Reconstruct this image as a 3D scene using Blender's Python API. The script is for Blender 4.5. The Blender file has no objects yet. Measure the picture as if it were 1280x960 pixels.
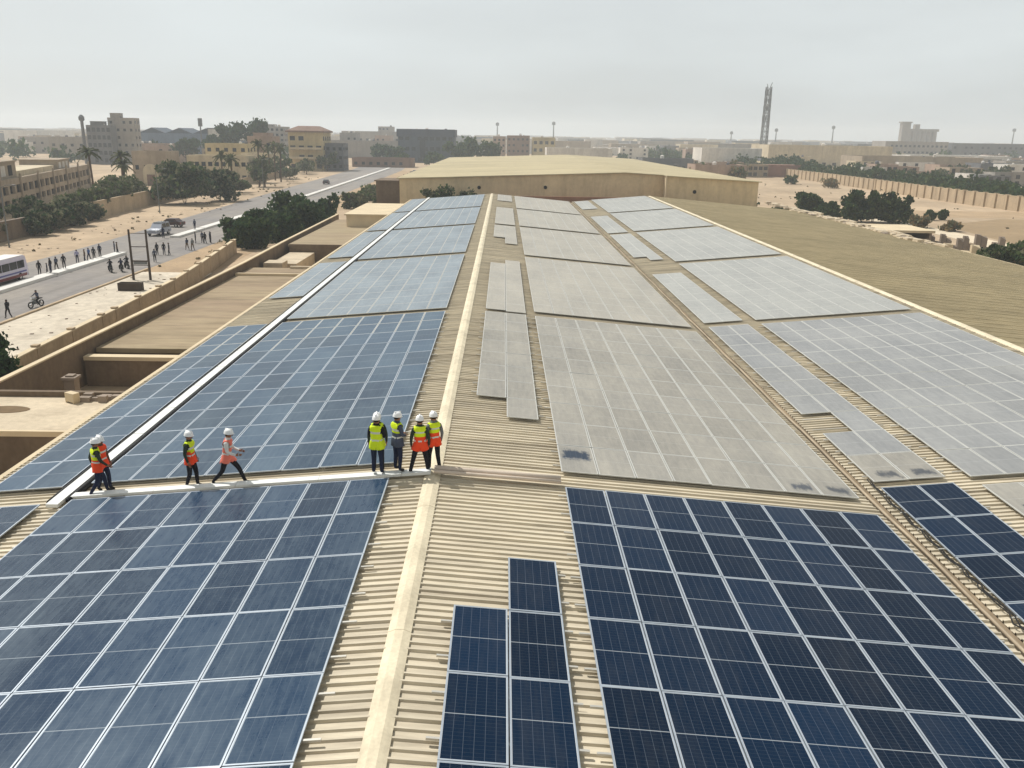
import bpy, math, random
from mathutils import Vector, Matrix
R = math.radians
SC = bpy.context.scene
COL = SC.collection

# ------------------------------------------------------------------ camera, sky, sun, exposure
cam = bpy.data.objects.new("camera", bpy.data.cameras.new("camera"))
COL.objects.link(cam)
p_, y_, r_ = R(16.39), R(0.77), R(0.93)
fw = Vector((math.sin(y_)*math.cos(p_), math.cos(y_)*math.cos(p_), -math.sin(p_)))
rt = Vector((math.cos(y_), -math.sin(y_), 0)); up = rt.cross(fw)
a_ = math.cos(r_)*rt + math.sin(r_)*up; b_ = -math.sin(r_)*rt + math.cos(r_)*up
CAM = Vector((1.967, 0, 9.386))
cam.matrix_world = Matrix(((a_.x, b_.x, -fw.x, CAM.x), (a_.y, b_.y, -fw.y, CAM.y), (a_.z, b_.z, -fw.z, CAM.z), (0, 0, 0, 1)))
FPX = 1052.0
cam.data.sensor_width = 36; cam.data.lens = FPX/1280*36
cam.data.clip_start = 0.2; cam.data.clip_end = 20000
SC.camera = cam
SUN_AZ, SUN_EL = (-0.80, 0.60), R(54)

W = bpy.data.worlds.new("World"); SC.world = W; W.use_nodes = True
nt = W.node_tree; nt.nodes.clear()
sky = nt.nodes.new("ShaderNodeTexSky"); sky.sky_type = 'NISHITA'; sky.sun_disc = False
sky.sun_elevation = SUN_EL; sky.sun_rotation = math.atan2(SUN_AZ[0], SUN_AZ[1])
sky.air_density = 1.0; sky.dust_density = 3.0; sky.ozone_density = 1.0
hs = nt.nodes.new("ShaderNodeHueSaturation"); hs.inputs['Saturation'].default_value = 0.35
nt.links.new(sky.outputs[0], hs.inputs['Color'])
tc = nt.nodes.new("ShaderNodeTexCoord")
mp = nt.nodes.new("ShaderNodeMapping"); mp.inputs['Scale'].default_value = (1.2, 1.2, 5.0)
nt.links.new(tc.outputs['Generated'], mp.inputs[0])
nz = nt.nodes.new("ShaderNodeTexNoise"); nz.inputs['Scale'].default_value = 1.6; nz.inputs['Detail'].default_value = 5
nt.links.new(mp.outputs[0], nz.inputs['Vector'])
cr = nt.nodes.new("ShaderNodeMapRange"); cr.inputs[1].default_value = 0.3; cr.inputs[2].default_value = 0.7
cr.inputs[3].default_value = 0.52; cr.inputs[4].default_value = 0.98
nt.links.new(nz.outputs[0], cr.inputs[0])
mx = nt.nodes.new("ShaderNodeMix"); mx.data_type = 'RGBA'        # thin veil of high cloud over the blue
sx_ = nt.nodes.new("ShaderNodeSeparateXYZ"); nt.links.new(tc.outputs['Generated'], sx_.inputs[0])
gr = nt.nodes.new("ShaderNodeMapRange"); gr.inputs[1].default_value = 0.15; gr.inputs[2].default_value = 0.75; gr.inputs[3].default_value = 1.0; gr.inputs[4].default_value = 0.52
nt.links.new(sx_.outputs[2], gr.inputs[0])
vc = nt.nodes.new("ShaderNodeVectorMath"); vc.operation = 'SCALE'; vc.inputs[0].default_value = (7.5, 8.05, 8.15)
nt.links.new(gr.outputs[0], vc.inputs['Scale']); nt.links.new(vc.outputs[0], mx.inputs[7])
nt.links.new(cr.outputs[0], mx.inputs[0]); nt.links.new(hs.outputs[0], mx.inputs[6])
bg = nt.nodes.new("ShaderNodeBackground"); bg.inputs[1].default_value = 0.10
nt.links.new(mx.outputs[2], bg.inputs[0])
wo = nt.nodes.new("ShaderNodeOutputWorld"); nt.links.new(bg.outputs[0], wo.inputs[0])

sun = bpy.data.objects.new("sun", bpy.data.lights.new("sun", 'SUN')); COL.objects.link(sun)
sun.data.energy = 4.2; sun.data.angle = R(0.6); sun.data.color = (1, .975, .938)
dsun = Vector((SUN_AZ[0]*math.cos(SUN_EL), SUN_AZ[1]*math.cos(SUN_EL), math.sin(SUN_EL)))
sun.rotation_euler = (-dsun).to_track_quat('-Z', 'Y').to_euler(); sun.location = (-40, 30, 60)
vs = SC.view_settings
vs.view_transform = 'Standard'; vs.look = 'None'; vs.gamma = 1; vs.exposure = 0.0; vs.use_curve_mapping = False
SC.cycles.volume_bounces = 2; SC.cycles.max_bounces = 6; SC.cycles.diffuse_bounces = 3; SC.cycles.transparent_max_bounces = 4

# ------------------------------------------------------------------ helpers
def lin(c):
    return tuple(((v/255)/12.92 if v/255 <= .04045 else ((v/255+.055)/1.055)**2.4) for v in c)

def mat(name, rgb, rough=.85, var=.18, scale=.6, stretch=(1, 1, 1), metal=0.0, bump=0.0, spec=.3, rgb2=None, fine=0.0, objspace=False, streak=None):
    """rgb is an sRGB triple of the thing's own colour; noise wanders around it"""
    m = bpy.data.materials.new(name); m.use_nodes = True
    t = m.node_tree; b = t.nodes['Principled BSDF']
    b.inputs['Roughness'].default_value = rough; b.inputs['Metallic'].default_value = metal
    b.inputs['Specular IOR Level'].default_value = spec
    c = lin(rgb)
    if var <= 0 and rgb2 is None:
        b.inputs['Base Color'].default_value = (*c, 1); return m
    g = t.nodes.new("ShaderNodeNewGeometry" if not objspace else "ShaderNodeTexCoord")
    mp = t.nodes.new("ShaderNodeMapping"); mp.inputs['Scale'].default_value = stretch
    t.links.new(g.outputs['Position' if not objspace else 'Object'], mp.inputs[0])
    n = t.nodes.new("ShaderNodeTexNoise"); n.inputs['Scale'].default_value = scale; n.inputs['Detail'].default_value = 6; n.inputs['Roughness'].default_value = .62
    t.links.new(mp.outputs[0], n.inputs['Vector'])
    mr = t.nodes.new("ShaderNodeMapRange"); mr.inputs[1].default_value = .32; mr.inputs[2].default_value = .68
    t.links.new(n.outputs[0], mr.inputs[0])
    mx = t.nodes.new("ShaderNodeMix"); mx.data_type = 'RGBA'
    lo = tuple(v*(1-var) for v in c); hi = tuple(min(1, v*(1+var)) for v in c) if rgb2 is None else lin(rgb2)
    mx.inputs[6].default_value = (*lo, 1); mx.inputs[7].default_value = (*hi, 1)
    t.links.new(mr.outputs[0], mx.inputs[0])
    out = mx.outputs[2]
    if fine:
        n2 = t.nodes.new("ShaderNodeTexNoise"); n2.inputs['Scale'].default_value = scale*14; n2.inputs['Detail'].default_value = 3
        t.links.new(mp.outputs[0], n2.inputs['Vector'])
        m2 = t.nodes.new("ShaderNodeMapRange"); m2.inputs[1].default_value = .3; m2.inputs[2].default_value = .7
        m2.inputs[3].default_value = 1-fine; m2.inputs[4].default_value = 1+fine
        t.links.new(n2.outputs[0], m2.inputs[0])
        ml = t.nodes.new("ShaderNodeVectorMath"); ml.operation = 'MULTIPLY'
        cx = t.nodes.new("ShaderNodeCombineXYZ")
        for i in range(3): t.links.new(m2.outputs[0], cx.inputs[i])
        t.links.new(out, ml.inputs[0]); t.links.new(cx.outputs[0], ml.inputs[1]); out = ml.outputs[0]
    if streak:                     # darker runs and laps with a shape of their own
        amt, st, sc_ = streak
        m3 = t.nodes.new("ShaderNodeMapping"); m3.inputs['Scale'].default_value = st; t.links.new(g.outputs['Position' if not objspace else 'Object'], m3.inputs[0])
        n3 = t.nodes.new("ShaderNodeTexNoise"); n3.inputs['Scale'].default_value = sc_; n3.inputs['Detail'].default_value = 7; n3.inputs['Roughness'].default_value = .7; t.links.new(m3.outputs[0], n3.inputs['Vector'])
        r3 = t.nodes.new("ShaderNodeMapRange"); r3.inputs[1].default_value = .46; r3.inputs[2].default_value = .70; r3.inputs[3].default_value = 0; r3.inputs[4].default_value = amt; t.links.new(n3.outputs[0], r3.inputs[0])
        m4 = t.nodes.new("ShaderNodeMix"); m4.data_type = 'RGBA'; t.links.new(r3.outputs[0], m4.inputs[0]); t.links.new(out, m4.inputs[6]); m4.inputs[7].default_value = (c[0]*.34, c[1]*.31, c[2]*.29, 1); out = m4.outputs[2]
    t.links.new(out, b.inputs['Base Color'])
    if bump:
        bp = t.nodes.new("ShaderNodeBump"); bp.inputs['Strength'].default_value = bump; bp.inputs['Distance'].default_value = .05
        t.links.new(n.outputs[0], bp.inputs['Height']); t.links.new(bp.outputs[0], b.inputs['Normal'])
    return m

class MB:
    """collects geometry and links it as ONE mesh object"""
    def __init__(s): s.v = []; s.f = []; s.mi = []; s.uv = {}
    def add(s, vs, fs, mi=0):
        k = len(s.v); s.v += [tuple(v) for v in vs]
        for f in fs: s.f.append(tuple(i+k for i in f)); s.mi.append(mi)
    def quad(s, a, b, c, d, mi=0, uv=False):
        s.add((a, b, c, d), ((0, 1, 2, 3),), mi)
        if uv: s.uv[len(s.f)-1] = ((0, 0), (1, 0), (1, 1), (0, 1))
    def box(s, x0, x1, y0, y1, z0, z1, mi=0):
        s.add(((x0,y0,z0),(x1,y0,z0),(x1,y1,z0),(x0,y1,z0),(x0,y0,z1),(x1,y0,z1),(x1,y1,z1),(x0,y1,z1)),
              ((0,3,2,1),(4,5,6,7),(0,1,5,4),(1,2,6,5),(2,3,7,6),(3,0,4,7)), mi)
    def bar(s, p, q, w, h=None, mi=0):
        p = Vector(p); q = Vector(q); d = (q-p).normalized(); h = h or w
        u = d.cross(Vector((0, 0, 1)))
        if u.length < 1e-4: u = Vector((1, 0, 0))
        u.normalize(); n = u.cross(d)
        vs = [c + u*i*w/2 + n*j*h/2 for c in (p, q) for i, j in ((-1,-1),(1,-1),(1,1),(-1,1))]
        s.add(vs, ((0,1,2,3),(7,6,5,4),(0,4,5,1),(1,5,6,2),(2,6,7,3),(3,7,4,0)), mi)
    def tube(s, pts, rad, n=8, mi=0, cap=True):
        pts = [Vector(p) for p in pts]; rad = rad if isinstance(rad, (list, tuple)) else [rad]*len(pts)
        vs = []; fs = []
        for i, p in enumerate(pts):
            d = (pts[min(i+1, len(pts)-1)]-pts[max(i-1, 0)]).normalized()
            u = d.cross(Vector((0, 0, 1)))
            if u.length < 1e-3: u = Vector((1, 0, 0))
            u.normalize(); w = u.cross(d)
            vs += [p+(u*math.cos(2*math.pi*k/n)+w*math.sin(2*math.pi*k/n))*rad[i] for k in range(n)]
        for i in range(len(pts)-1):
            for k in range(n): fs.append((i*n+k, i*n+(k+1) % n, (i+1)*n+(k+1) % n, (i+1)*n+k))
        if cap: fs += [tuple(range(n-1, -1, -1)), tuple(range((len(pts)-1)*n, len(pts)*n))]
        s.add(vs, fs, mi)
    def lathe(s, prof, c=(0, 0, 0), n=12, mi=0, sx=1, sy=1):
        vs = []; fs = []
        for r, z in prof:
            vs += [(c[0]+sx*r*math.cos(2*math.pi*k/n), c[1]+sy*r*math.sin(2*math.pi*k/n), c[2]+z) for k in range(n)]
        for i in range(len(prof)-1):
            for k in range(n): fs.append((i*n+k, i*n+(k+1) % n, (i+1)*n+(k+1) % n, (i+1)*n+k))
        fs += [tuple(range(n-1, -1, -1)), tuple(range((len(prof)-1)*n, len(prof)*n))]
        s.add(vs, fs, mi)
    def wheel(s, c, r, w, axis=(1, 0, 0), n=14, mi=0):
        A = Vector(axis); s.tube([Vector(c)-A*w/2, Vector(c)+A*w/2], r, n, mi)
    def mesh(s, name, mats):
        me = bpy.data.meshes.new(name); me.from_pydata(s.v, [], s.f)
        for m in (mats if isinstance(mats, (list, tuple)) else [mats]): me.materials.append(m)
        me.polygons.foreach_set('material_index', s.mi)
        if s.uv:
            L = me.uv_layers.new(name="UVMap")
            for fi, q in s.uv.items():
                for j, li in enumerate(me.polygons[fi].loop_indices): L.data[li].uv = q[j]
        me.update(); return me
    def build(s, name, mats, parent=None, smooth=False, loc=None, rot=None):
        me = s.mesh(name, mats)
        if smooth: me.polygons.foreach_set('use_smooth', [True]*len(me.polygons))
        return inst(name, me, parent, loc, rot)

def inst(name, me, parent=None, loc=None, rot=None):
    o = bpy.data.objects.new(name, me); COL.objects.link(o)
    if parent is not None: o.parent = parent
    if loc is not None: o.location = loc
    if rot is not None: o.rotation_euler = rot
    return o

def tag(o, label, cat, group=None, kind=None):
    if label: o['label'] = label
    if cat: o['category'] = cat
    if group: o['group'] = group
    if kind: o['kind'] = kind
    return o

def thing(name, label, cat, loc=(0, 0, 0), rz=0.0, group=None):
    o = bpy.data.objects.new(name, None); COL.objects.link(o)
    o.empty_display_size = .3; o.location = loc; o.rotation_euler = (0, 0, rz)
    return tag(o, label, cat, group)

def struct(name, mb, m): return tag(mb.build(name, m), None, None, kind='structure')

def dup(o, loc=None, rz=None, label=None, group=None):
    c = o.copy(); COL.objects.link(c)
    if loc is not None: c.location = loc
    if rz is not None: c.rotation_euler = (0, 0, rz)
    if label: c['label'] = label
    if group: c['group'] = group
    for ch in list(o.children):
        d = ch.copy(); COL.objects.link(d); d.parent = c
        for g in list(ch.children):
            e = g.copy(); COL.objects.link(e); e.parent = d
    return c

ORD = "first second third fourth fifth sixth seventh eighth ninth tenth eleventh twelfth".split()
HAZE = 0.00038      # density of the dusty air
GZ = -6.5            # street level; the panels on the ridge line lie at z = 0
S = 0.0859           # roof pitch
XV, XR = 13.6, 27.2  # valley gutter, second ridge
SO = 0.082

# ------------------------------------------------------------------ materials
M = {}
M['sand'] = mat('sand', (178, 156, 128), .95, .18, .035, fine=.12, bump=.1, streak=(.4, (.05, .02, 1), 1.0))
M['asphalt'] = mat('asphalt', (132, 128, 126), .9, .10, .08, fine=.08, streak=(.35, (.7, .03, 1), 1.0), rgb2=(146, 138, 128))
M['median'] = mat('median_concrete', (214, 210, 202), .9, .08, .5)
M['lot'] = mat('pale_concrete', (198, 186, 166), .92, .10, .12, fine=.12, streak=(.45, (.5, .4, 1), .6))
M['verge'] = mat('verge', (166, 142, 112), .95, .14, .2, fine=.1)
M['track'] = mat('track', (208, 192, 166), .95, .10, .12, fine=.08)
M['bank'] = mat('bank', (148, 126, 96), .95, .12, .08, fine=.08)
M['roof'] = mat('roof_sheet', (204, 192, 168), .6, .12, .22, (.5, 3.0, 1), spec=.3, fine=.10, streak=(.55, (.16, 1.5, 1), 1.0))
M['roof_old'] = mat('old_roof_sheet', (186, 171, 138), .8, .10, .10, (.6, 1.4, 1), spec=.2, fine=.12, streak=(.22, (.3, .4, 1), 1.0))
M['roof_far'] = mat('far_roof', (178, 165, 132), .8, .10, .05, (1, 1.6, 1), spec=.2, fine=.08, streak=(.35, (.06, .35, 1), 1.0))
M['cap'] = mat('ridge_flashing', (216, 203, 174), .6, .09, .9, spec=.3, fine=.08, streak=(.4, (1.2, .5, 1), 1.2))
M['gutter'] = mat('gutter_metal', (172, 156, 132), .7, .2, .8, streak=(.6, (3, .3, 1), 1.0))
M['wall'] = mat('rendered_wall', (206, 186, 150), .9, .10, .12, fine=.06, streak=(.35, (.5, .5, .08), 1.0))
M['walltan'] = mat('tan_wall', (178, 158, 130), .9, .12, .25, fine=.09, streak=(.35, (.4, .4, .1), 1.0))
M['coping'] = mat('coping', (206, 188, 156), .9, .1, .4)
M['brownwall'] = mat('brown_wall', (116, 100, 82), .9, .18, .25, fine=.1, streak=(.45, (.5, .5, .1), 1.0))
M['greywall'] = mat('grey_render', (140, 126, 112), .9, .16, .2, fine=.08)
M['annexroof'] = mat('annex_roof', (178, 160, 126), .85, .2, .12, (.4, 1.6, 1), rgb2=(146, 126, 102), fine=.1, streak=(.75, (.12, .9, 1), 1.0))
M['whiteroof'] = mat('plaster_roof', (200, 184, 158), .9, .10, .25, fine=.08, streak=(.45, (.4, .6, 1), .8))
M['tray'] = mat('tray_metal', (226, 226, 220), .5, .06, 1.5, spec=.5)
M['pipe'] = mat('conduit', (206, 190, 172), .6, .10, 1.5)
M['alu'] = mat('aluminium', (178, 186, 194), .42, .08, 2.0, metal=.5, spec=.4)
M['alu_dust'] = mat('dusty_frame', (186, 185, 178), .7, .05, 2.0)
M['rail'] = mat('rail', (196, 192, 182), .45, .06, 2.0, metal=.5)
M['dark'] = mat('dark_opening', (26, 22, 20), .9, 0)
M['glass'] = mat('dark_glass', (30, 36, 42), .15, 0, spec=.5)
M['steel'] = mat('galvanised', (110, 112, 112), .6, .1, 1.0, metal=.3)
M['pole'] = mat('weathered_pole', (70, 60, 52), .9, .15, 2.0)
M['trunk'] = mat('bark', (86, 70, 54), .95, .2, 2.0)
M['leaf_dark'] = mat('leaf_dark', (50, 70, 42), .8, .45, .5, spec=.04)
M['leaf_mid'] = mat('leaf_mid', (74, 88, 52), .8, .40, .5, spec=.04)
M['leaf_dust'] = mat('leaf_dusty', (106, 106, 82), .85, .35, .5, spec=.1)
M['leaf_dry'] = mat('leaf_dry', (122, 104, 74), .9, .35, .5, spec=.1)
M['leaf_deep'] = mat('leaf_deep', (42, 58, 38), .8, .45, .5, spec=.04)
M['palm'] = mat('palm_leaf', (82, 86, 54), .7, .35, .8, spec=.2)
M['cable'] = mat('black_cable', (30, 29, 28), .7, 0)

def leaf(m):
    t = m.node_tree; b = t.nodes['Principled BSDF']; o = t.nodes['Material Output']
    tr = t.nodes.new("ShaderNodeBsdfTranslucent"); ms = t.nodes.new("ShaderNodeMixShader"); ms.inputs[0].default_value = .42
    src = b.inputs['Base Color'].links[0].from_socket; t.links.new(src, tr.inputs[0])
    t.links.new(b.outputs[0], ms.inputs[1]); t.links.new(tr.outputs[0], ms.inputs[2]); t.links.new(ms.outputs[0], o.inputs[0])
for k_ in ('leaf_deep', 'leaf_dark', 'leaf_mid', 'leaf_dust', 'leaf_dry', 'palm'): leaf(M[k_])

def panel_mat(name, dust, dvar, dustcol, rough, spec, cell=(16, 31, 48), rv=.5, spot=None, ln=1.0):
    """solar cells behind glass; a film of dust of its own patchiness lies over them"""
    m = bpy.data.materials.new(name); m.use_nodes = True
    t = m.node_tree; b = t.nodes['Principled BSDF']; N = t.nodes.new; K = t.links.new
    def math_(op, a, c=None, cl=False):
        n = N("ShaderNodeMath"); n.operation = op; n.use_clamp = cl
        for i, v in enumerate((a, c)):
            if v is None: continue
            if isinstance(v, (int, float)): n.inputs[i].default_value = v
            else: K(v, n.inputs[i])
        return n.outputs[0]
    def mixc(f, a, c):
        n = N("ShaderNodeMix"); n.data_type = 'RGBA'
        for i, v in ((0, f), (6, a), (7, c)):
            if isinstance(v, (int, float)): n.inputs[i].default_value = v
            elif isinstance(v, tuple): n.inputs[i].default_value = (*v, 1)
            else: K(v, n.inputs[i])
        return n.outputs[2]
    uv = N("ShaderNodeUVMap"); sp = N("ShaderNodeSeparateXYZ"); K(uv.outputs[0], sp.inputs[0])
    u, v = sp.outputs[0], sp.outputs[1]
    def line(coord, n, w):          # 1 on a thin line at every 1/n of the coordinate
        f = math_('FRACT', math_('MULTIPLY', coord, n))
        d = math_('ABSOLUTE', math_('SUBTRACT', f, .5))
        return math_('GREATER_THAN', d, .5-w*n/2)
    def edge(coord, w):
        d = math_('ABSOLUTE', math_('SUBTRACT', coord, .5)); return math_('GREATER_THAN', d, .5-w)
    mid = math_('LESS_THAN', math_('ABSOLUTE', math_('SUBTRACT', v, .5)), .0050)
    marg = math_('MAXIMUM', edge(u, .010), edge(v, .005))
    cellln = math_('MAXIMUM', line(u, 6, .0075), math_('MULTIPLY', line(v, 24, .0022), .5))
    bus = math_('MULTIPLY', line(u, 60, .0016), .35)
    oi = N("ShaderNodeObjectInfo"); rnd = oi.outputs['Random']
    c0 = lin(cell); c1 = lin((cell[0]+5, cell[1]+12, cell[2]+18))
    col = mixc(rnd, c0, c1)
    col = mixc(math_('MULTIPLY', math_('MAXIMUM', cellln, bus), .34), col, lin((120, 130, 142)))
    col = mixc(math_('MULTIPLY', mid, .55*ln), col, lin((176, 182, 186)))
    col = mixc(math_('MULTIPLY', marg, .9*ln), col, lin((190, 196, 200)))
    g = N("ShaderNodeNewGeometry")
    mp = N("ShaderNodeMapping"); mp.inputs['Scale'].default_value = (1.0, .42, 1); mp.inputs['Rotation'].default_value = (0, 0, .35); K(g.outputs['Position'], mp.inputs[0])
    n1 = N("ShaderNodeTexNoise"); n1.inputs['Scale'].default_value = .5; n1.inputs['Detail'].default_value = 4; K(mp.outputs[0], n1.inputs['Vector'])
    n2 = N("ShaderNodeTexNoise"); n2.inputs['Scale'].default_value = 6.0; n2.inputs['Detail'].default_value = 5; n2.inputs['Roughness'].default_value = .7; K(mp.outputs[0], n2.inputs['Vector'])
    d = math_('ADD', math_('MULTIPLY', math_('SUBTRACT', n1.outputs[0], .5), dvar*2.2), math_('MULTIPLY', math_('SUBTRACT', n2.outputs[0], .5), dvar*1.6))
    d = math_('ADD', d, math_('MULTIPLY', math_('SUBTRACT', rnd, .5), dvar*rv))
    m5 = N("ShaderNodeMapping"); m5.inputs['Scale'].default_value = (5.0, .55, 1); m5.inputs['Rotation'].default_value = (0, 0, -.22); K(g.outputs['Position'], m5.inputs[0])
    n5 = N("ShaderNodeTexNoise"); n5.inputs['Scale'].default_value = 1.3; n5.inputs['Detail'].default_value = 5; n5.inputs['Roughness'].default_value = .65; K(m5.outputs[0], n5.inputs['Vector'])
    d = math_('ADD', d, math_('MULTIPLY', math_('SUBTRACT', n5.outputs[0], .5), dvar*1.5))   # wiping streaks along the panel
    d = math_('ADD', d, dust, True)
    if spot:                        # a rubbed clean patch of its own shape
        u0, u1, v0, v1, amt = spot
        n3 = math_('MULTIPLY', math_('SUBTRACT', n2.outputs[0], .5), .5)
        def inside(c_, lo, hi):
            e = math_('SUBTRACT', (hi-lo)/2, math_('ABSOLUTE', math_('SUBTRACT', c_, (lo+hi)/2)))
            return math_('MULTIPLY', math_('ADD', e, n3), 9.0, True)
        d = math_('MULTIPLY', d, math_('SUBTRACT', 1.0, math_('MULTIPLY', math_('MULTIPLY', inside(u, u0, u1), inside(v, v0, v1)), amt)))
    col = mixc(d, col, lin(dustcol))
    K(col, b.inputs['Base Color'])
    rr = math_('ADD', math_('MULTIPLY', d, .5), rough, True); K(rr, b.inputs['Roughness'])
    b.inputs['Specular IOR Level'].default_value = spec
    return m
DG = (176, 170, 156)
M['p_clean'] = panel_mat('clean_cells', .006, .034, DG, .18, .05, cell=(8, 25, 43))
M['p_film'] = panel_mat('filmed_cells', .085, .19, (126, 142, 150), .24, .30, cell=(13, 38, 60))  # real dust film, but its blue is sky reflection put into the colour
M['p_washed'] = panel_mat('washed_cells', .16, .22, (136, 152, 158), .28, .32, cell=(18, 47, 69))
M['p_dust'] = panel_mat('dusty_cells', .64, .20, (182, 176, 162), .38, .2, rv=.3, ln=.85)
M['p_dustb'] = panel_mat('dusty_cells_grey', .60, .17, (176, 175, 170), .38, .25, rv=.25, ln=.85)
M['p_dustg'] = panel_mat('dusty_cells_sky_tint', .55, .20, (164, 174, 178), .34, .35, rv=.2, ln=.5)  # dust on the left slope, tinted bluish to paint in the sky's reflection
M['p_thick'] = panel_mat('thick_dust', .72, .15, (188, 182, 168), .45, .2, rv=.3, ln=.5)
M['p_thickb'] = panel_mat('thick_dust_grey', .68, .14, (186, 185, 177), .45, .25, rv=.3, ln=.5)
M['p_spot'] = panel_mat('dusty_cells_rubbed', .64, .2, (182, 176, 162), .38, .2, rv=.3, ln=.85, spot=(.06, .92, .42, .88, .95))
M['p_stain'] = panel_mat('dusty_cells_stained', .64, .2, (182, 176, 162), .38, .2, rv=.3, ln=.85, spot=(.25, .95, .06, .36, .75))

# ------------------------------------------------------------------ ground, road
g = MB()
n = 28; ext = 9000
xs = [-ext, -4000, -1500, -600, -300, -160, -80, 0, 80, 160, 300, 600, 1500, 4000, ext]
ys = [-ext, -2000, -400, -100, 0, 100, 200, 320, 500, 800, 1500, 4000, ext]
g.add([(x, y, GZ) for y in ys for x in xs], [(j*len(xs)+i, j*len(xs)+i+1, (j+1)*len(xs)+i+1, (j+1)*len(xs)+i) for j in range(len(ys)-1) for i in range(len(xs)-1)])
struct("ground", g, M['sand'])
def strip(name, pts, m, dz):
    """pts: list of (y, x_left, x_right)"""
    b = MB(); z = GZ+dz
    b.add([(x, y, z) for y, l, r in pts for x in (l, r)], [(2*i, 2*i+1, 2*i+3, 2*i+2) for i in range(len(pts)-1)])
    return struct(name, b, m)
strip("road", [(-60, -56, -40.2), (60, -56.3, -40.2), (120, -56.8, -40.6), (180, -59.5, -41.2), (260, -63, -42.5), (400, -68, -45), (560, -80, -56), (900, -110, -84)], M['asphalt'], .012)
strip("pavement", [(20, -39.9, -28.6), (60, -39.9, -29.2), (98, -39.9, -31.8)], M['lot'], .10)
strip("verge", [(98, -40.4, -31.8), (130, -41.4, -33), (230, -41.9, -34), (400, -45, -36)], M['verge'], .008)
b = MB()                                                    # raised kerb stones between lot and road
for i in range(0, 40): b.box(-40.25, -39.95, 20+i*2, 21.96+i*2, GZ-.05, GZ+.24)
tag(b.build("kerb", M['walltan']), None, None, kind='structure')
b = MB()
yy = 40.0; rnd = random.Random(3)
while yy < 420:
    L = 11.7 if 130 < yy else 17.9
    gap = yy > 110 and yy < 118
    if not gap:
        x0 = -48.9-max(0, yy-200)*.022; x1 = -48.9-max(0, yy+L-200)*.022
        b.add([(x0-.75, yy, GZ-.02), (x0+.75, yy, GZ-.02), (x1+.75, yy+L, GZ-.02), (x1-.75, yy+L, GZ-.02),
               (x0-.7, yy, GZ+.32), (x0+.7, yy, GZ+.32), (x1+.7, yy+L, GZ+.32), (x1-.7, yy+L, GZ+.32)],
              ((0,3,2,1),(4,5,6,7),(0,1,5,4),(1,2,6,5),(2,3,7,6),(3,0,4,7)))
    yy += L+.5
tag(b.build("median_kerb", M['median']), None, None, kind='structure')
strip("dirt_track", [(60, 71, 76), (105, 76.5, 81.5), (127, 79.5, 85), (150, 81, 86.5), (173, 81, 86), (186, 78, 82)], M['track'], .010)
strip("bank", [(90, 86, 128), (127, 86, 128.5), (150, 88, 128.8), (172, 91, 129), (188, 112, 129)], M['bank'], .006)
strip("dirt_track", [(190, 62, 128), (196, 60, 128.5), (205, 60, 128.5), (209, 66, 128)], M['verge'], .005)

# ------------------------------------------------------------------ the warehouse that carries the panels
wh = thing("warehouse", "long tan warehouse under ribbed roof sheets that carry all the solar panels", "warehouse", (0, 20, GZ))
wh.location = (0, 0, 0)
RZ = -0.185          # roof sheets lie this much under the panel plane
def zroof(x):
    if x < 0: return S*x
    if x < XV: return -S*x
    if x < XR: return S*(x-XR)
    return -SO*(x-XR)
def ribbed(x0, x1, y0, y1, m, pitch=.25, h=.048):
    b = MB(); prof = []; y = y0
    kk = 0
    while y < y1:
        hh = h*(1.3 if kk % 4 == 0 else 1)                # the side laps of the sheets stand higher
        prof += [(y, 0), (y+pitch*.66, 0), (y+pitch*.73, hh), (y+pitch*.90, hh), (y+pitch*.97, 0)]
        y += pitch; kk += 1
    n = max(1, int(abs(x1-x0)/7)); X = [x0+(x1-x0)*i/n for i in range(n+1)]
    vs = [(x, yy, zroof(x*.9999+(x0+x1)/2*.0001)+RZ+z) for yy, z in prof for x in X]
    k = n+1
    b.add(vs, [(i*k+j, i*k+j+1, (i+1)*k+j+1, (i+1)*k+j) for i in range(len(prof)-1) for j in range(n)])
    return b.build("roof", m, wh)
YE = 148.6
ribbed(-13.95, -.12, 0, YE, M['roof'])
ribbed(.12, XV-.17, 0, YE, M['roof'])
ribbed(XV+.17, XR-.12, 0, YE, M['roof'])
o = ribbed(XR+.12, 54.6, 0, YE+.5, M['roof_old'], .33, .04); o['label'] = "weathered darker roof slope without panels"
def cap(x, w):
    b = MB(); y = 0.0; k = 0
    while y < YE:
        L = 2.95; dz = .006*(k % 2); z = RZ+.085+dz
        zz = z-.055
        y1 = min(y+L+.08, YE)
        b.add([(x-w, y, zz), (x-w*.35, y, z+.012), (x+w*.35, y, z+.012), (x+w, y, zz), (x-w, y1, zz), (x-w*.35, y1, z+.012), (x+w*.35, y1, z+.012), (x+w, y1, zz),
               (x-w, y, zz-.03), (x+w, y, zz-.03), (x-w, y1, zz-.03), (x+w, y1, zz-.03)],
              ((0,1,5,4),(1,2,6,5),(2,3,7,6),(8,0,4,10),(3,9,11,7),(8,9,3,2,1,0)))
        y += L; k += 1
    return b.build("ridge_cap", M['cap'], wh)
cap(0, .235); cap(XR, .24)
b = MB(); zg = zroof(XV)+RZ
b.box(XV-.20, XV+.20, 0, YE, zg-.14, zg-.125); b.box(XV-.215, XV-.20, 0, YE, zg-.14, zg-.03); b.box(XV+.20, XV+.215, 0, YE, zg-.14, zg-.03)
b.build("valley_gutter", M['gutter'], wh)
b = MB()
b.box(-14.0, -13.75, 0, YE, GZ, zroof(-13.9)+RZ-.12); b.box(-13.75, 54.5, YE-.2, YE-.0, GZ, -2.6); b.box(54.2, 54.45, 0, YE, GZ, zroof(54.4)+RZ-.1)
b.box(-13.75, 54.2, 0, .2, GZ, -2.6)
b.build("wall", M['wall'], wh)
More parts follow.
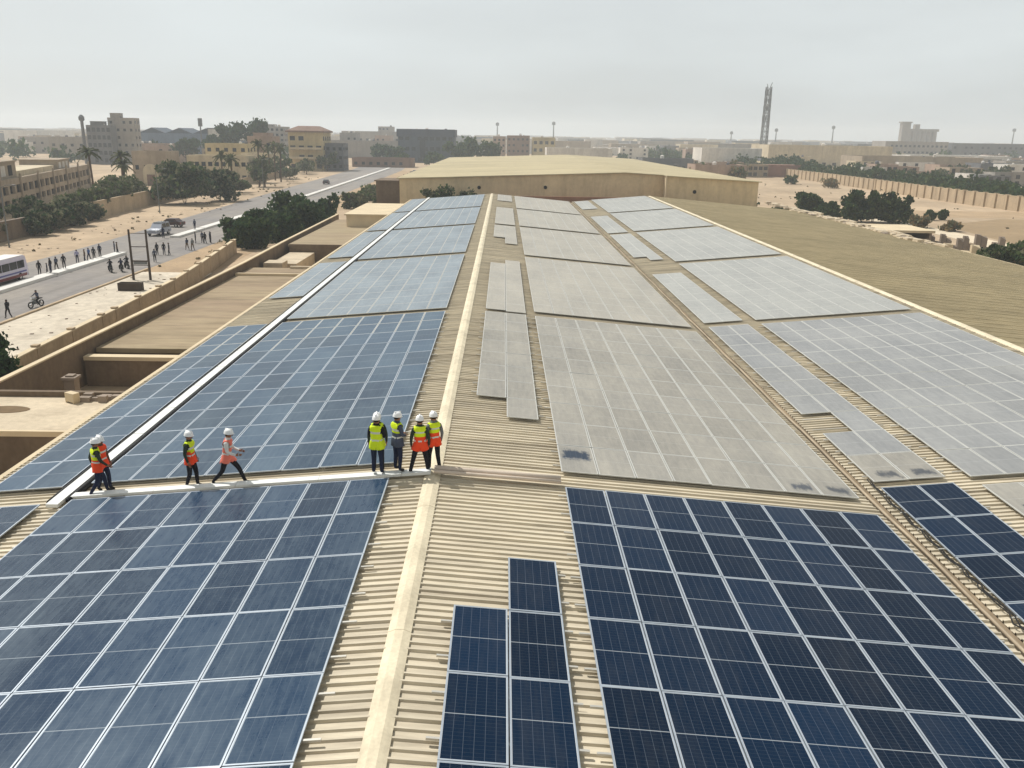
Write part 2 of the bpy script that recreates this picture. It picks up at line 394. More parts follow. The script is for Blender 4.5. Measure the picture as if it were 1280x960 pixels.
b = MB(); b.box(-14.12, -13.93, 0, YE, zroof(-13.95)+RZ-.15, zroof(-13.95)+RZ+.05); b.box(54.55, 54.72, 0, YE+.5, zroof(54.6)+RZ-.12, zroof(54.6)+RZ+.03)
b.build("fascia", M['coping'], wh)

# ------------------------------------------------------------------ solar panels
PW, PL, TH = 1.134, 2.278, .035
CW, RW = 1.154, 2.30
def panel_meshes(key):
    f = MB(); w, l, t = PW/2, PL/2, .026
    zt = 0.0; zb = -TH
    o_ = [(-w,-l),(w,-l),(w,l),(-w,l)]; i_ = [(-w+t,-l+t),(w-t,-l+t),(w-t,l-t),(-w+t,l-t)]
    f.add([(x, y, zt) for x, y in o_]+[(x, y, zt) for x, y in i_]+[(x, y, zb) for x, y in o_]+[(x, y, zt-.004) for x, y in i_],
          [(k, (k+1) % 4, 4+(k+1) % 4, 4+k) for k in range(4)]+[(8+k, 8+(k+1) % 4, (k+1) % 4, k) for k in range(4)]+[(4+k, 4+(k+1) % 4, 12+(k+1) % 4, 12+k) for k in range(4)]+[(11, 10, 9, 8)])
    gl = MB(); a, c, z = w-t, l-t, -.004
    gl.quad((-a,-c,z),(a,-c,z),(a,c,z),(-a,c,z), uv=True)
    return f.mesh("frame", M['alu'] if key in ('p_clean', 'p_film', 'p_washed') else M['alu_dust']), gl.mesh("cells", M[key])
PMESH = {}
def slope(x): return -math.atan(S) if (x < 0 or XV < x) else math.atan(S)
def visible(x, y, z, mg=90):
    d = Vector((x, y, z))-CAM; zz = d.dot(fw)
    if zz < 1: return None
    u = 640+FPX*d.dot(a_)/zz; v = 480-FPX*d.dot(b_)/zz
    return (u, v) if -mg < u < 1280+mg and -mg < v < 960+mg else None
panels = []     # (size in the picture, x, y, material key, words for the label, block id)
def block(bid, adj, where, rowfrom, colfrom, xedge, sgn, ncol, ytop, nrow, key, skip=()):
    """columns step away from xedge with sign sgn; rows step towards the camera from ytop"""
    for c in range(ncol):
        for r in range(nrow):
            if (c, r) in skip: continue
            x = xedge+sgn*(c+.5)*CW; y = ytop-(r+.5)*RW; z = zroof(x)
            if not any(visible(x+i*.57, y+j*1.14, z, 20) for i in (-1, 0, 1) for j in (-1, 0, 1)): continue
            k = key(c, r) if callable(key) else key
            a = adj(c, r) if callable(adj) else adj
            area = ((x-CAM.x)**2+y*y+80)**-1.5
            rr = (r if rowfrom[0] == 'far' else nrow-1-r)
            lab = f"{a} panel {where}, {ORD[rr]} row from {rowfrom[1]}"+(f", {ORD[c]} column from {colfrom}" if ncol > 1 else "")
            panels.append((area, x, y, z, k, lab, bid))
# the row in front of the cross walkway (freshly cleaned)
NEAR = ('far', 'walkway')
block("panels of the front left block", "blue", "in front left block", NEAR, "ridge cap", -1.21, -1, 8, 22.55, 6, 'p_film')
block("panels of the front right block", "navy", "in front right block", NEAR, "ridge", 3.85, 1, 8, 22.55, 6, 'p_clean')
block("panels of the stepped front strip", "navy", "in short line of stepped front strip", ('far', 'its top'), "", 1.02, 1, 1, 15.70, 3, 'p_clean')
block("panels of the stepped front strip", "navy", "in long line of stepped front strip", ('far', 'its top'), "", 2.175, 1, 1, 17.98, 4, 'p_clean')
block("panels of the front eave strip", "blue", "in front eave strip", NEAR, "white tray", -11.22, -1, 2, 22.35, 2, 'p_film')
block("panels of the front valley strip", "navy", "in front valley strip", ('far', 'its top'), "gutter", 14.05, 1, 2, 24.62, 4, 'p_clean')
block("panels of the front far right block", "streaked", "in far right corner block", ('far', 'its top'), "valley", 17.1, 1, 3, 24.35, 2, 'p_stain')
FAR = ('near', 'walkway')
block("panels of the left block behind the walkway", "washed", "in left block behind walkway", FAR, "ridge", -1.21, -1, 8, 46.75, 10, 'p_washed')
block("panels of the eave strip behind the walkway", "washed", "in eave strip behind walkway", FAR, "white tray", -11.22, -1, 2, 46.6, 10, 'p_washed')
block("panels of the narrow strip right of the ridge", "dusty", "in short line of narrow dusty ridge strip", ('near', 'its near end'), "", 1.02, 1, 1, 46.82, 7, 'p_dust')
block("panels of the narrow strip right of the ridge", "dusty", "in long line of narrow dusty ridge strip", ('near', 'its near end'), "", 2.175, 1, 1, 46.84, 8, 'p_dust')
block("panels of the right block behind the walkway", "dusty", "in right block behind walkway", FAR, "ridge", 3.82, 1, 8, 46.75, 10, lambda c, r: 'p_spot' if (c, r) == (0, 9) else 'p_stain' if (c, r) in ((7, 9), (6, 9)) else 'p_dust')
block("panels of the valley strip behind the walkway", "dusty", "in valley strip behind walkway", FAR, "gutter", 14.05, 1, 2, 48.1, 10, lambda c, r: 'p_stain' if r == 9 else 'p_dustb', skip=((0, 7),))
block("panels of the far right block behind the walkway", "dusty", "in outer block behind walkway", FAR, "valley", 17.1, 1, 8, 48.0, 10, 'p_dustb')
# the rows beyond, all under dust
for y1, n_ in ((70.7, 10), (95.2, 10), (119.8, 10), (146.6, 11)):
    block("far", "", "", FAR, "", -1.21, -1, 8, y1, n_, 'p_dustg')
    block("far", "", "", FAR, "", 3.82, 1, 8, y1+.3, n_, 'p_thick')
    block("far", "", "", FAR, "", 17.1, 1, 8, y1+1.4, n_, 'p_thickb')
for y1, n_ in ((71.4, 7), (95.2, 9), (119.8, 10), (146.6, 11)):
    block("far", "", "", FAR, "", -11.22, -1, 2, y1, n_, 'p_dustg')
block("far", "", "", FAR, "", 1.02, 1, 1, 66.0, 8, 'p_thick'); block("far", "", "", FAR, "", 2.175, 1, 1, 68.0, 9, 'p_thick')
block("far", "", "", FAR, "", 1.02, 1, 1, 95.3, 5, 'p_thick'); block("far", "", "", FAR, "", 2.175, 1, 1, 95.3, 7, 'p_thick')
block("far", "", "", FAR, "", 1.02, 1, 2, 119.9, 10, 'p_thick'); block("far", "", "", FAR, "", 1.02, 1, 2, 146.6, 6, 'p_thick')
block("far", "", "", FAR, "", 14.05, 1, 2, 67.6, 8, 'p_thickb'); block("far", "", "", FAR, "", 14.05, 1, 1, 96, 8, 'p_thickb'); block("far", "", "", FAR, "", 15.2, 1, 1, 96, 9, 'p_thickb')
block("far", "", "", FAR, "", 14.05, 1, 2, 118.4, 9, 'p_thickb'); block("far", "", "", FAR, "", 14.05, 1, 2, 146.6, 7, 'p_thickb')
panels.sort(key=lambda q: -q[0])
NIND = 300
jit = random.Random(11)
for i, (ar, x, y, z, k, lab, bid) in enumerate(panels):
    if i >= NIND: break
    if k not in PMESH: PMESH[k] = panel_meshes(k)
    f, c = PMESH[k]
    o = inst("solar_panel", f, None, (x, y, z+jit.uniform(-.007, .007)), (jit.uniform(-.0045, .0045), slope(x)+jit.uniform(-.004, .004), jit.uniform(-.0015, .0015)))
    if bid == "far": lab, bid = "dusty grey panel in a block beyond the second cross gap", "dusty panels beyond the second cross gap"
    tag(o, lab, "solar panel", bid)
    inst("cells", c, o)
# the other panels, far up the roof: one mass
far = MB(); keys = ['p_dust', 'p_dustb', 'p_dustg', 'p_washed', 'p_thick', 'p_thickb']
for ar, x, y, z, k, lab, bid in panels[NIND:]:
    w, l, t = PW/2, PL/2, .026; dx = jit.uniform(-.003, .003)
    ca = math.cos(slope(x)); sa = -math.sin(slope(x))
    def P(px, py, pz): return (x+px*ca, y+py, z+px*sa+pz+dx)
    q = [P(-w,-l,0), P(w,-l,0), P(w,l,0), P(-w,l,0)]; i_ = [P(-w+t,-l+t,0), P(w-t,-l+t,0), P(w-t,l-t,0), P(-w+t,l-t,0)]
    lo = [P(-w,-l,-TH), P(w,-l,-TH), P(w,l,-TH), P(-w,l,-TH)]
    far.add(q+i_+lo, [(a, (a+1) % 4, 4+(a+1) % 4, 4+a) for a in range(4)]+[(8+a, 8+(a+1) % 4, (a+1) % 4, a) for a in range(4)], 0)
    far.quad(*i_, mi=1+keys.index(k), uv=True)
fo = far.build("solar_panels", [M['alu_dust']]+[M[k] for k in keys])
tag(fo, "dusty pale solar panels covering the roof far beyond the washed blocks", "solar panels", kind='stuff')

# rails across the roof under the nearer blocks; their ends stick out past the panels
def rails(x0, x1, ytop, nrow, where, over=(.16, .16)):
    xc = (x0+x1)/2; L = (x1-x0)/2; ca = math.cos(slope(xc))
    b = MB(); b.box(-(L+over[0])/ca, (L+over[1])/ca, -.025, .025, -.045, 0); me = b.mesh("mounting_rail", M['rail'])
    for r in range(nrow):
        for q in (.24, .76):
            y = ytop-(r+q)*RW
            if not (visible(x0, y, zroof(x0), 30) or visible(x1, y, zroof(x1), 30)): continue
            o = inst("mounting_rail", me, None, (xc, y, zroof(xc)-TH-.006), (0, slope(xc), 0))
            tag(o, f"thin metal rail running under {where}", "rail", f"rails under {where}")
rails(-10.44, -1.21, 22.55, 6, "the front left block of panels", (.12, .30))
rails(3.85, 13.08, 22.55, 6, "the front right block of panels", (.22, .12))
rails(1.02, 2.17, 15.70, 3, "the short line of the stepped front strip", (.22, .0))
rails(2.175, 3.33, 17.98, 4, "the long line of the stepped front strip", (.0, .18))
rails(14.05, 16.36, 24.62, 4, "the front valley strip of panels", (.15, .2))
rails(-10.44, -1.21, 46.75, 10, "the washed left block behind the walkway", (.12, .25))
rails(3.82, 13.05, 46.75, 10, "the dusty right block behind the walkway", (.22, .12))
rails(1.02, 2.17, 46.82, 7, "the narrow dusty strip's shorter line", (.2, .0))
rails(2.175, 3.33, 46.84, 8, "the narrow dusty strip's longer line", (.0, .2))
rails(14.05, 16.36, 48.1, 10, "the dusty valley strip behind the walkway", (.15, .2))
rails(17.1, 26.33, 48.0, 10, "the dusty block below the second ridge", (.3, .12))

# cable trays and conduit on the roof
b = MB()
def trayseg(p, q, w, h):
    b.bar(p, q, w, h)
y = 22.2
while y < 146:
    L = 2.96; x = -10.83; b.box(x-.17, x+.17, y, y+L, zroof(x)-.07, zroof(x)+.035); y += 3.0
for yy in range(24, 146, 3):
    b.box(-11.08, -10.58, yy, yy+.06, zroof(-10.8)-.14, zroof(-10.8)-.071)
tag(b.build("cable_tray", M['tray']), "long white covered cable tray running up the left roof slope to its far end", "cable tray")
b = MB(); x = -10.55
while x < -.2:
    x1 = min(x+2.4, -.05); h0 = zroof(x); h1 = zroof(x1)
    b.add([(x, 22.72, h0-.06), (x1, 22.72, h1-.06), (x1, 23.02, h1-.06), (x, 23.02, h0-.06), (x, 22.72, h0+.02), (x1, 22.72, h1+.02), (x1, 23.02, h1+.02), (x, 23.02, h0+.02)],
          ((0,3,2,1),(4,5,6,7),(0,1,5,4),(1,2,6,5),(2,3,7,6),(3,0,4,7)))
    x = x1+.012
tag(b.build("cable_tray", M['tray']), "white cable tray crossing the left slope along the walkway under the workers' feet", "cable tray")
b = MB(); b.tube([(.05, 22.92, .06), (.5, 22.92, .02), (2.2, 22.95, -.12), (3.75, 22.96, -.25)], .085, 10)
b.tube([(.05, 22.74, .03), (.5, 22.74, -.01), (2.2, 22.77, -.15), (3.75, 22.78, -.28)], .06, 8)
tag(b.build("conduit", M['pipe'], smooth=True), "pinkish grey conduit pair crossing from the ridge cap to the right panel block", "conduit")
b = MB(); zc = zroof(XV)-.12
pts = [(XV-.02+.025*math.sin(yy*.7), yy, zc-.04+.012*math.sin(yy*1.3)) for yy in [8+i*1.5 for i in range(93)]]
b.tube(pts, .045, 7)
tag(b.build("conduit", M['gutter'], smooth=True), "thin brown conduit lying along the valley gutter between two roofs", "conduit")
for dx, w_ in ((-.27, "left"), (.27, "right")):  # black tubes added so the gaps beside the tray read as shade
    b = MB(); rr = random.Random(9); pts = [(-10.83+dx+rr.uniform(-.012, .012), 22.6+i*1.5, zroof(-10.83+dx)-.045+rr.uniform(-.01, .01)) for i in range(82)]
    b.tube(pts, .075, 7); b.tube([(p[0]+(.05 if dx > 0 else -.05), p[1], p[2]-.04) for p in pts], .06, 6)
    tag(b.build("cable", M['cable'], smooth=True), f"black tubes added as gap shade along the {w_} flank of the long white tray", "cable")
b = MB(); rr = random.Random(5); pts = []
for i in range(46): pts.append((13.98+rr.uniform(-.05, .05), 9+i*.36+rr.uniform(-.1, .1), zroof(13.98)-.07+rr.uniform(0, .04)))
b.tube(pts, .022, 6); b.tube([(p[0]-.07+rr.uniform(-.04, .04), p[1]+.1, p[2]) for p in pts], .018, 6)
tag(b.build("cable", M['cable'], smooth=True), "black cables looping along the gutter side of the front valley strip", "cable")

# ------------------------------------------------------------------ the hall at the end of the roof
fh = thing("far_hall", "long tan hall with a shallow gabled roof standing behind the panel roof", "hall")
xl, xm, xs_, xr = -17.0, 24.0, 31.2, 47.6
yA, yB, yE = 157.5, 154.2, 312.0
zl, zm, zr = 1.85, 3.45, 2.35
def gz(x): return zl+(zm-zl)*(x-xl)/(xm-xl) if x < xm else zm+(zr-zm)*(x-xm)/(xr-xm)
b = MB()
def wallpoly(x0, x1, y, top=lambda x: gz(x)):
    X = [x0]+([xm] if x0 < xm < x1 else [])+[x1]
    vs = [(x, y, GZ) for x in X]+[(x, y, top(x)-.05) for x in X]; n = len(X)
    b.add(vs, [(i, i+1, n+i+1, n+i) for i in range(n-1)])
wallpoly(xl, xs_, yA); wallpoly(xs_, xr, yB); wallpoly(xl, xr, yE)
b.add([(xs_, yB, GZ), (xs_, yA, GZ), (xs_, yA, gz(xs_)-.05), (xs_, yB, gz(xs_)-.05)], [(0, 1, 2, 3)])
b.add([(xl, yA, GZ), (xl, yE, GZ), (xl, yE, zl-.05), (xl, yA, zl-.05)], [(3, 2, 1, 0)])
b.add([(xr, yB, GZ), (xr, yE, GZ), (xr, yE, zr-.05), (xr, yB, zr-.05)], [(0, 1, 2, 3)])
b.build("wall", M['wall'], fh)
b = MB()
nb = 24
for (x0, x1, y0) in ((xl-.5, xm, yA-.45), (xm, xs_-.2, yA-.45), (xs_-.2, xr+.5, yB-.45)):
    for k in range(nb):
        ya = y0+(yE-y0)*k/nb; yb = y0+(yE-y0)*(k+1)/nb-.12
        a0, a1 = gz(x0), gz(x1)
        b.add([(x0, ya, a0), (x1, ya, a1), (x1, yb, a1+.02), (x0, yb, a0+.02), (x0, ya, a0-.16), (x1, ya, a1-.16), (x1, yb, a1-.16), (x0, yb, a0-.16)],
              ((0,1,2,3),(7,6,5,4),(0,4,5,1),(1,5,6,2),(2,6,7,3),(3,7,4,0)))
b.build("roof", M['roof_far'], fh)
b = MB(); b.box(xs_-.30, xs_-.05, yB-.32, yB-.02, -4, gz(xs_)-.1); b.build("downpipe", M['coping'], fh)
for x, z, y in ((-2.5, .35, yA), (9.6, .55, yA), (36.2, .35, yB), (-7.8, -.1, yA)):
    b = MB(); b.lathe([(.32, 0), (.32, .14), (.24, .14), (.2, .1)], n=14)
    o = b.build("wall_vent", M['dark'], fh); o.location = (x, y, z); o.rotation_euler = (R(90), 0, 0)
b = MB(); b.box(-21.5, -17.05, 159, 168, GZ, 1.1); b.box(-21.8, -16.9, 158.8, 168.2, 1.1, 1.3); 
o = b.build("lean_to", M['brownwall'], fh)
b = MB(); b.box(-4, 31, 150.6, 151.0, GZ, -.6); 
pw = tag(b.build("parapet_wall", mat('red_brick', (150, 108, 84), .9, .15, .5, fine=.08)), "low reddish brick wall between the panel roof and the tan hall", "wall")

# ------------------------------------------------------------------ yard buildings on the left below the eave
yd = thing("yard_annex", "low annex with flat tan and white roofs and sunken dark courts below the eave", "annex")
b = MB()
b.box(-24.75, -14.15, 54.1, 84.0, -4.7, -4.4)
o = b.build("roof", M['annexroof'], yd); o['label'] = "worn tan flat roof with brown patches"
for q in ((-24.7, -14.1, 52.2, 52.9, -4.75, -4.5), (-24.75, -14.15, 84.05, 84.35, -4.7, -4.15), (-24.7, -14.1, 36.68, 36.85, -4.22, -3.96)):
    b = MB(); b.box(*q); b.build("coping", M['coping'], yd)
for qs in (((-24.7, -14.15, 52.3, 52.7, GZ, -4.75),), ((-24.7, -14.15, 54.2, 54.5, GZ, -4.7),), ((-24.7, -14.15, 36.75, 37.05, -5.4, -4.22), (-17.5, -14.15, 36.75, 37.05, GZ, -5.4), (-24.7, -20.2, 36.75, 37.05, GZ, -5.4)), ((-24.7, -14.15, 42.05, 42.35, GZ, -3.72),)):
    b = MB()
    for q in qs: b.box(*q)
    b.build("wall", M['brownwall'], yd)
b = MB(); b.box(-24.7, -14.15, 36.85, 42.05, -4.22, -4.0); o = b.build("roof", M['whiteroof'], yd); o['label'] = "pale plastered flat roof"
b = MB(); b.box(-20.2, -17.5, 36.9, 37.0, GZ, -5.4); b.build("opening_fill", M['dark'], yd)  # near-black sheet fills the opening; the shade inside is put into its colour
b = MB()
b.box(-24.75, -14.15, 84.4, 89.5, -4.7, -4.4); b.build("roof", M['annexroof'], yd)
b = MB(); b.box(-24.9, -14.15, 106.2, 139, -4.3, -4.0); b.build("roof", M['annexroof'], yd)
for q in ((-24.7, -14.2, 89.2, 89.49, GZ, -4.7), (-24.7, -14.2, 105.9, 106.19, GZ, -3.95), (-24.7, -14.2, 138.7, 138.99, GZ, -4.3)):
    b = MB(); b.box(*q); b.build("wall", M['brownwall'], yd)
b = MB(); b.box(-24.6, -21.5, 96, 105.5, GZ, -4.9); b.box(-24.6, -22.5, 93.6, 96, GZ, -4.5); b.box(-20.5, -14.5, 89.0, 89.4, -4.39, -4.15); o = b.build("slab", M['whiteroof'], yd)
b = MB(); b.box(-21.5, -14.15, 128, 149, GZ, -2.3); b.box(-21.8, -14.1, 127.8, 149.2, -2.3, -2.1); o = b.build("block", M['coping'], yd)

# walls beside the yard
def wall(name, label, pts, h0, thick, z1, m, mc, copw=.06, pil=None):
    t = thing(name, label, "wall")
    b = MB(); c = MB()
    for (xa, ya), (xb, yb) in zip(pts, pts[1:]):
        d = Vector((xb-xa, yb-ya, 0)).normalized(); n = Vector((d.y, -d.x, 0))*thick/2; n2 = n*(1+copw*2/thick)
        P = [Vector((xa, ya, 0)), Vector((xb, yb, 0))]
        for mb, nn, za, zb in ((b, n, h0, z1-.09), (c, n2, z1-.09, z1)):
            vs = [P[0]-nn, P[0]+nn, P[1]+nn, P[1]-nn]
            mb.add([(v.x, v.y, za) for v in vs]+[(v.x, v.y, zb) for v in vs], ((0,3,2,1),(4,5,6,7),(0,1,5,4),(1,2,6,5),(2,3,7,6),(3,0,4,7)))
    b.build("wall", m, t); c.build("coping", mc, t)
    if pil:
        step, w, hh = pil
        q = MB(); q.box(-w/2, w/2, -w/2, w/2, h0, z1+hh); q.box(-w/2-.03, w/2+.03, -w/2-.03, w/2+.03, z1+hh, z1+hh+.1); me = q.mesh("pilaster", [m])
        for (xa, ya), (xb, yb) in zip(pts, pts[1:]):
            L = math.hypot(xb-xa, yb-ya); k = 0.0
            while k < L:
                inst("pilaster", me, t, (xa+(xb-xa)*k/L, ya+(yb-ya)*k/L, 0)); k += step
    return t
wall("yard_wall", "brown yard wall with pale top running beside the sunken court", [(-25.05, 36), (-25.05, 55), (-25.0, 73), (-25.05, 88), (-25.5, 106), (-26.0, 145)], GZ, .24, -3.62, M['brownwall'], M['coping'])
wall("lot_wall", "tan wall with square piers along the pale concrete lot", [(-28.6, 46), (-29.2, 55), (-29.7, 68), (-30.4, 82.5), (-31.6, 93.3), (-34.6, 116)], GZ, .3, -4.6, M['walltan'], M['coping'], pil=(5.2, .40, .04))
wall("alley_wall", "low tan wall in the alley between the yard wall and the lot wall", [(-27.7, 46), (-27.8, 60), (-28.0, 75), (-28.2, 84)], GZ, .3, -5.25, M['walltan'], M['coping'])
b = MB(); b.box(-.3, .3, -.3, .3, 0, 2.05); b.box(-.4, .4, -.4, .4, 2.05, 2.2); b.box(-.22, .22, -.22, .22, 2.2, 2.3)
t = b.build("gate_post", M['greywall'], None); t.location = (-22.9, 47.0, GZ); tag(t, "square concrete post standing in the sunken court", "post")
# plant and rubble on the pale roof
t = thing("roof_plant", "pale air conditioning unit on the plastered low roof", "air conditioner", (-19.9, 41.2, -4.0))
t.scale = (.6, .65, .55); t.rotation_euler = (0, 0, R(152))
b = MB(); b.box(-.55, .55, -.28, .28, .12, .95); b.box(-.5, -.4, -.3, .3, 0, .12); b.box(.4, .5, -.3, .3, 0, .12); b.build("casing", M['coping'], t)
b = MB(); b.lathe([(.34, 0), (.34, .03), (.08, .05)], n=14); o = b.build("fan_grille", M['dark'], t); o.location = (0, -.285, .55); o.rotation_euler = (R(90), 0, 0)
b = MB(); rr = random.Random(8)
for i in range(26):
    x, y, s = rr.uniform(-19.6, -16.6), rr.uniform(41.2, 41.95), rr.uniform(.08, .28)
    b.box(x-s, x+s, y-s*.6, y+s*.6, -4.0, -4.0+s*rr.uniform(.7, 1.6))
tag(b.build("rubble", M['greywall']), "broken blocks heaped along the parapet of the plastered roof", "rubble", kind='stuff')
b = MB(); b.lathe([(1.15, 0), (1.1, .02), (.3, .03)], (-22.6, 39.9, -3.998), 18, sx=1.05, sy=.5); tag(b.build("stain", mat('brown_stain', (112, 92, 66), .9, .2, 1.2)), "flat brown disc standing for a stained patch on the plastered low roof", "stain")  # thin disc added for a dark stained patch on the roof
# concrete trough, H frame of two poles
t = thing("pole_frame", "two dark wooden poles joined by cross bars standing on the pale lot", "pole frame", (-37.65, 92.4, GZ))
for x in (-.92, .92):
    b = MB(); b.tube([(x, 0, 0), (x, 0, 5.6)], [.15, .11], 8); b.build("pole", M['pole'], t)
for z, r in ((3.75, .04), (2.2, .06), (1.75, .04), (5.2, .03)):
    b = MB(); b.bar((-.92, -.05, z), (.92, -.05, z), r*2); b.build("crossbar", M['pole'], t)
b = MB(); b.box(-.7, .7, -.1, .1, 1.85, 2.15); b.build("control_box", M['steel'], t)
t = thing("planter", "long dark planter box lying in front of the two poles", "planter", (-36.2, 86.1, GZ+.1))
b = MB(); b.box(-1.15, 1.15, -.45, -.35, 0, .8); b.box(-1.15, 1.15, .35, .45, 0, .8); b.box(-1.15, -1.05, -.35, .35, 0, .8); b.box(1.05, 1.15, -.35, .35, 0, .8); b.build("box", M['pole'], t)
b = MB(); b.box(-1.04, 1.04, -.34, .34, .1, .68); b.build("soil", M['bank'], t)

# ------------------------------------------------------------------ right of the roof: shed, rubble walls, walled ground
t = thing("ruined_shed", "low flat roofed shed with an open dark front beyond the right eave", "shed", (60, 128, GZ))
b = MB(); b.box(-6.5, 5.2, -4.2, 5, 3.25, 3.6); b.build("roof", M['coping'], t)
b = MB(); b.box(-6.2, 4.9, 4.4, 4.8, 0, 3.25); b.box(-6.3, -5.9, -3.8, 4.4, 0, 3.25); b.box(4.6, 4.95, -3.8, 4.4, 0, 3.25); b.box(-6.3, -3.6, -3.8, -3.5, 0, 3.25); b.box(1.6, 4.6, -3.8, -3.5, 0, 2.4)
b.build("wall", M['greywall'], t)
for x in (-1.8, .1): 
    b = MB(); b.box(x, x+.3, -3.9, -3.6, 0, 3.25); b.build("post", M['greywall'], t)
rr = random.Random(21)
def brokenwall(name, label, x0, x1, y0, y1, hmax, m, n=14):
    b = MB()
    for i in range(n):
        f0, f1 = i/n, (i+1)/n-.004; h = hmax*rr.uniform(.45, 1.0)
        xa, xb, ya, yb = x0+(x1-x0)*f0, x0+(x1-x0)*f1, y0+(y1-y0)*f0, y0+(y1-y0)*f1
        b.add([(xa, ya-.25, GZ-.05), (xb, yb-.25, GZ-.05), (xb, yb+.25, GZ-.05), (xa, ya+.25, GZ-.05), (xa, ya-.25, GZ+h), (xb, yb-.25, GZ+h*rr.uniform(.8, 1)), (xb, yb+.25, GZ+h), (xa, ya+.25, GZ+h)],
              ((0,3,2,1),(4,5,6,7),(0,1,5,4),(1,2,6,5),(2,3,7,6),(3,0,4,7)))
    return tag(b.build(name, m), label, "wall")
brokenwall("broken_wall", "crumbling grey wall continuing right from the open shed", 65.2, 75.5, 127, 117.5, 3.4, M['greywall'], 18)
brokenwall("broken_wall", "pale crumbling wall nearest the eave in front of the shed", 55.6, 69.2, 121.5, 109.5, 2.9, M['coping'], 16)
brokenwall("broken_wall", "pale broken wall stretching left from the shed towards the bushes", 55.3, 61.6, 158, 134.5, 3.2, M['coping'], 14)
b = MB()
for i in range(170):
    f = rr.random(); x = 55.6+f*16+rr.uniform(0, 5); y = 158-f*44+rr.uniform(-4, 4); s = rr.uniform(.15, .6)
    b.box(x-s, x+s, y-s, y+s, GZ-.1, GZ+s*rr.uniform(.5, 1.6), rr.randrange(2))
tag(b.build("rubble", [M['coping'], M['greywall']]), "rubble and broken masonry strewn below the right eave around the shed", "rubble", kind='stuff')
b = MB()
for i in range(240):
    f = rr.random(); y = 168-f*66; x = 54.3-abs(rr.gauss(0, .9))-max(0, .5-abs(f-.5))*2.2*rr.random(); s = rr.uniform(.08, .42); z = zroof(x)+RZ
    b.box(x-s, x+s, y-s*1.6, y+s*1.6, z-.05, z+s*rr.uniform(.4, .9), rr.randrange(2) if i % 4 == 0 else 0)
y = 168.0
while y > 100:
    L = rr.uniform(1.2, 4.5); h = rr.uniform(.1, .5); b.box(54.05, 54.5, y-L, y-.05, zroof(54.3)+RZ-.1, zroof(54.3)+RZ+h); y -= L+(rr.uniform(1, 3) if rr.random() < .25 else 0)
tag(b.build("rubble", [M['whiteroof'], M['greywall']]), "pale broken plaster and blocks lying along the right roof edge", "rubble", kind='stuff')
wall("perimeter_wall", "long tan perimeter wall with many piers across the sandy ground", [(130.5, 392), (131.5, 340), (130, 296), (128.6, 258), (128.4, 235), (130.0, 205), (130.5, 180)], GZ, .35, -2.9, M['walltan'], M['coping'], pil=(4.7, 1.0, .1))
b = MB(); b.box(118, 136.5, 393, 401, GZ, -1.4); b.box(117.7, 136.8, 392.8, 401.2, -1.4, -1.1); o = tag(b.build("brick_outhouse", mat('brick_house', (140, 104, 90), .9, .15, .3)), "low reddish brick outhouse at the far end of the perimeter wall", "outhouse")

# ------------------------------------------------------------------ trees and bushes
def leaves(b, c, r, n, s, rr, mi=0, flat=.75):
    """leaf clumps as small crossed faces spread through an uneven volume"""
    lobes = [(rr.uniform(-.72, .72), rr.uniform(-.72, .72), rr.uniform(-.6, .7), rr.uniform(.2, .5)) for _ in range(13)]+[(0, 0, 0, .6)]
    for _ in range(n):
        lx, ly, lz, lr = rr.choice(lobes)
        while True:
            v = Vector((rr.uniform(-1, 1), rr.uniform(-1, 1), rr.uniform(-1, 1)))
            if .25 < v.length < 1: break
        v = v.normalized()*(v.length**.5)*lr*(rr.uniform(.7, 1.1) if rr.random() > .14 else rr.uniform(1.05, 1.5))
        p = Vector((c[0]+(lx+v.x)*r[0], c[1]+(ly+v.y)*r[1], c[2]+(lz+v.z)*r[2]))
        d = Vector((rr.gauss(0, 1), rr.gauss(0, 1), rr.gauss(0, 1)*.6)).normalized(); e = d.orthogonal().normalized(); e.rotate(Matrix.Rotation(rr.uniform(0, 6.3), 3, d)); f = d.cross(e)
        q = s*rr.uniform(.6, 1.3)
        b.add([p-e*q-f*q*.55, p+e*q*.2-f*q*.7, p+e*q+f*q*.1, p-e*q*.1+f*q*.75], ((0, 1, 2, 3),), mi if not isinstance(mi, tuple) else rr.choice(mi))
def tree(name, label, x, y, h, rad, seed, mats=('leaf_dark', 'leaf_mid'), n=1300, s=.34, trunk=.35, z0=GZ, group=None, cat="tree", squash=1.0):
    rr = random.Random(seed)
    t = thing(name, label, cat, (x, y, z0), 0, group)
    th = h*trunk
    b = MB(); top = (rr.uniform(-.2, .2), rr.uniform(-.2, .2), th*1.25)
    if trunk > .12:
        b.tube([(0, 0, -.1), (top[0]*.5, top[1]*.5, th*.7), top], [h*.034, h*.026, h*.016], 7)
        for k in range(5):
            a = k*1.26+rr.uniform(0, .6); b.tube([(top[0]*.6, top[1]*.6, th*.8), (math.cos(a)*rad*.3, math.sin(a)*rad*.3, th*1.25), (math.cos(a)*rad*.6, math.sin(a)*rad*.6, th+h*.28)], [h*.016, h*.01, h*.004], 5)
    else:
        for k in range(5): a = k*1.3; b.tube([(math.cos(a)*.1, math.sin(a)*.1, -.1), (math.cos(a)*rad*.35, math.sin(a)*rad*.35, h*.6)], [.05, .015], 5)
    b.build("trunk", M['trunk'], t)
    c = MB(); hz = (h-th)/2*1.05
    leaves(c, (0, 0, h-hz), (rad, rad*squash, hz), n, s, rr, tuple(range(len(mats))))
    if trunk <= .12: leaves(c, (0, 0, h*.36), (rad*.95, rad*.95*squash, h*.36), int(n*.7), s, rr, tuple(range(len(mats))))
    c.build("crown", [M[q] for q in mats], t)
    return t
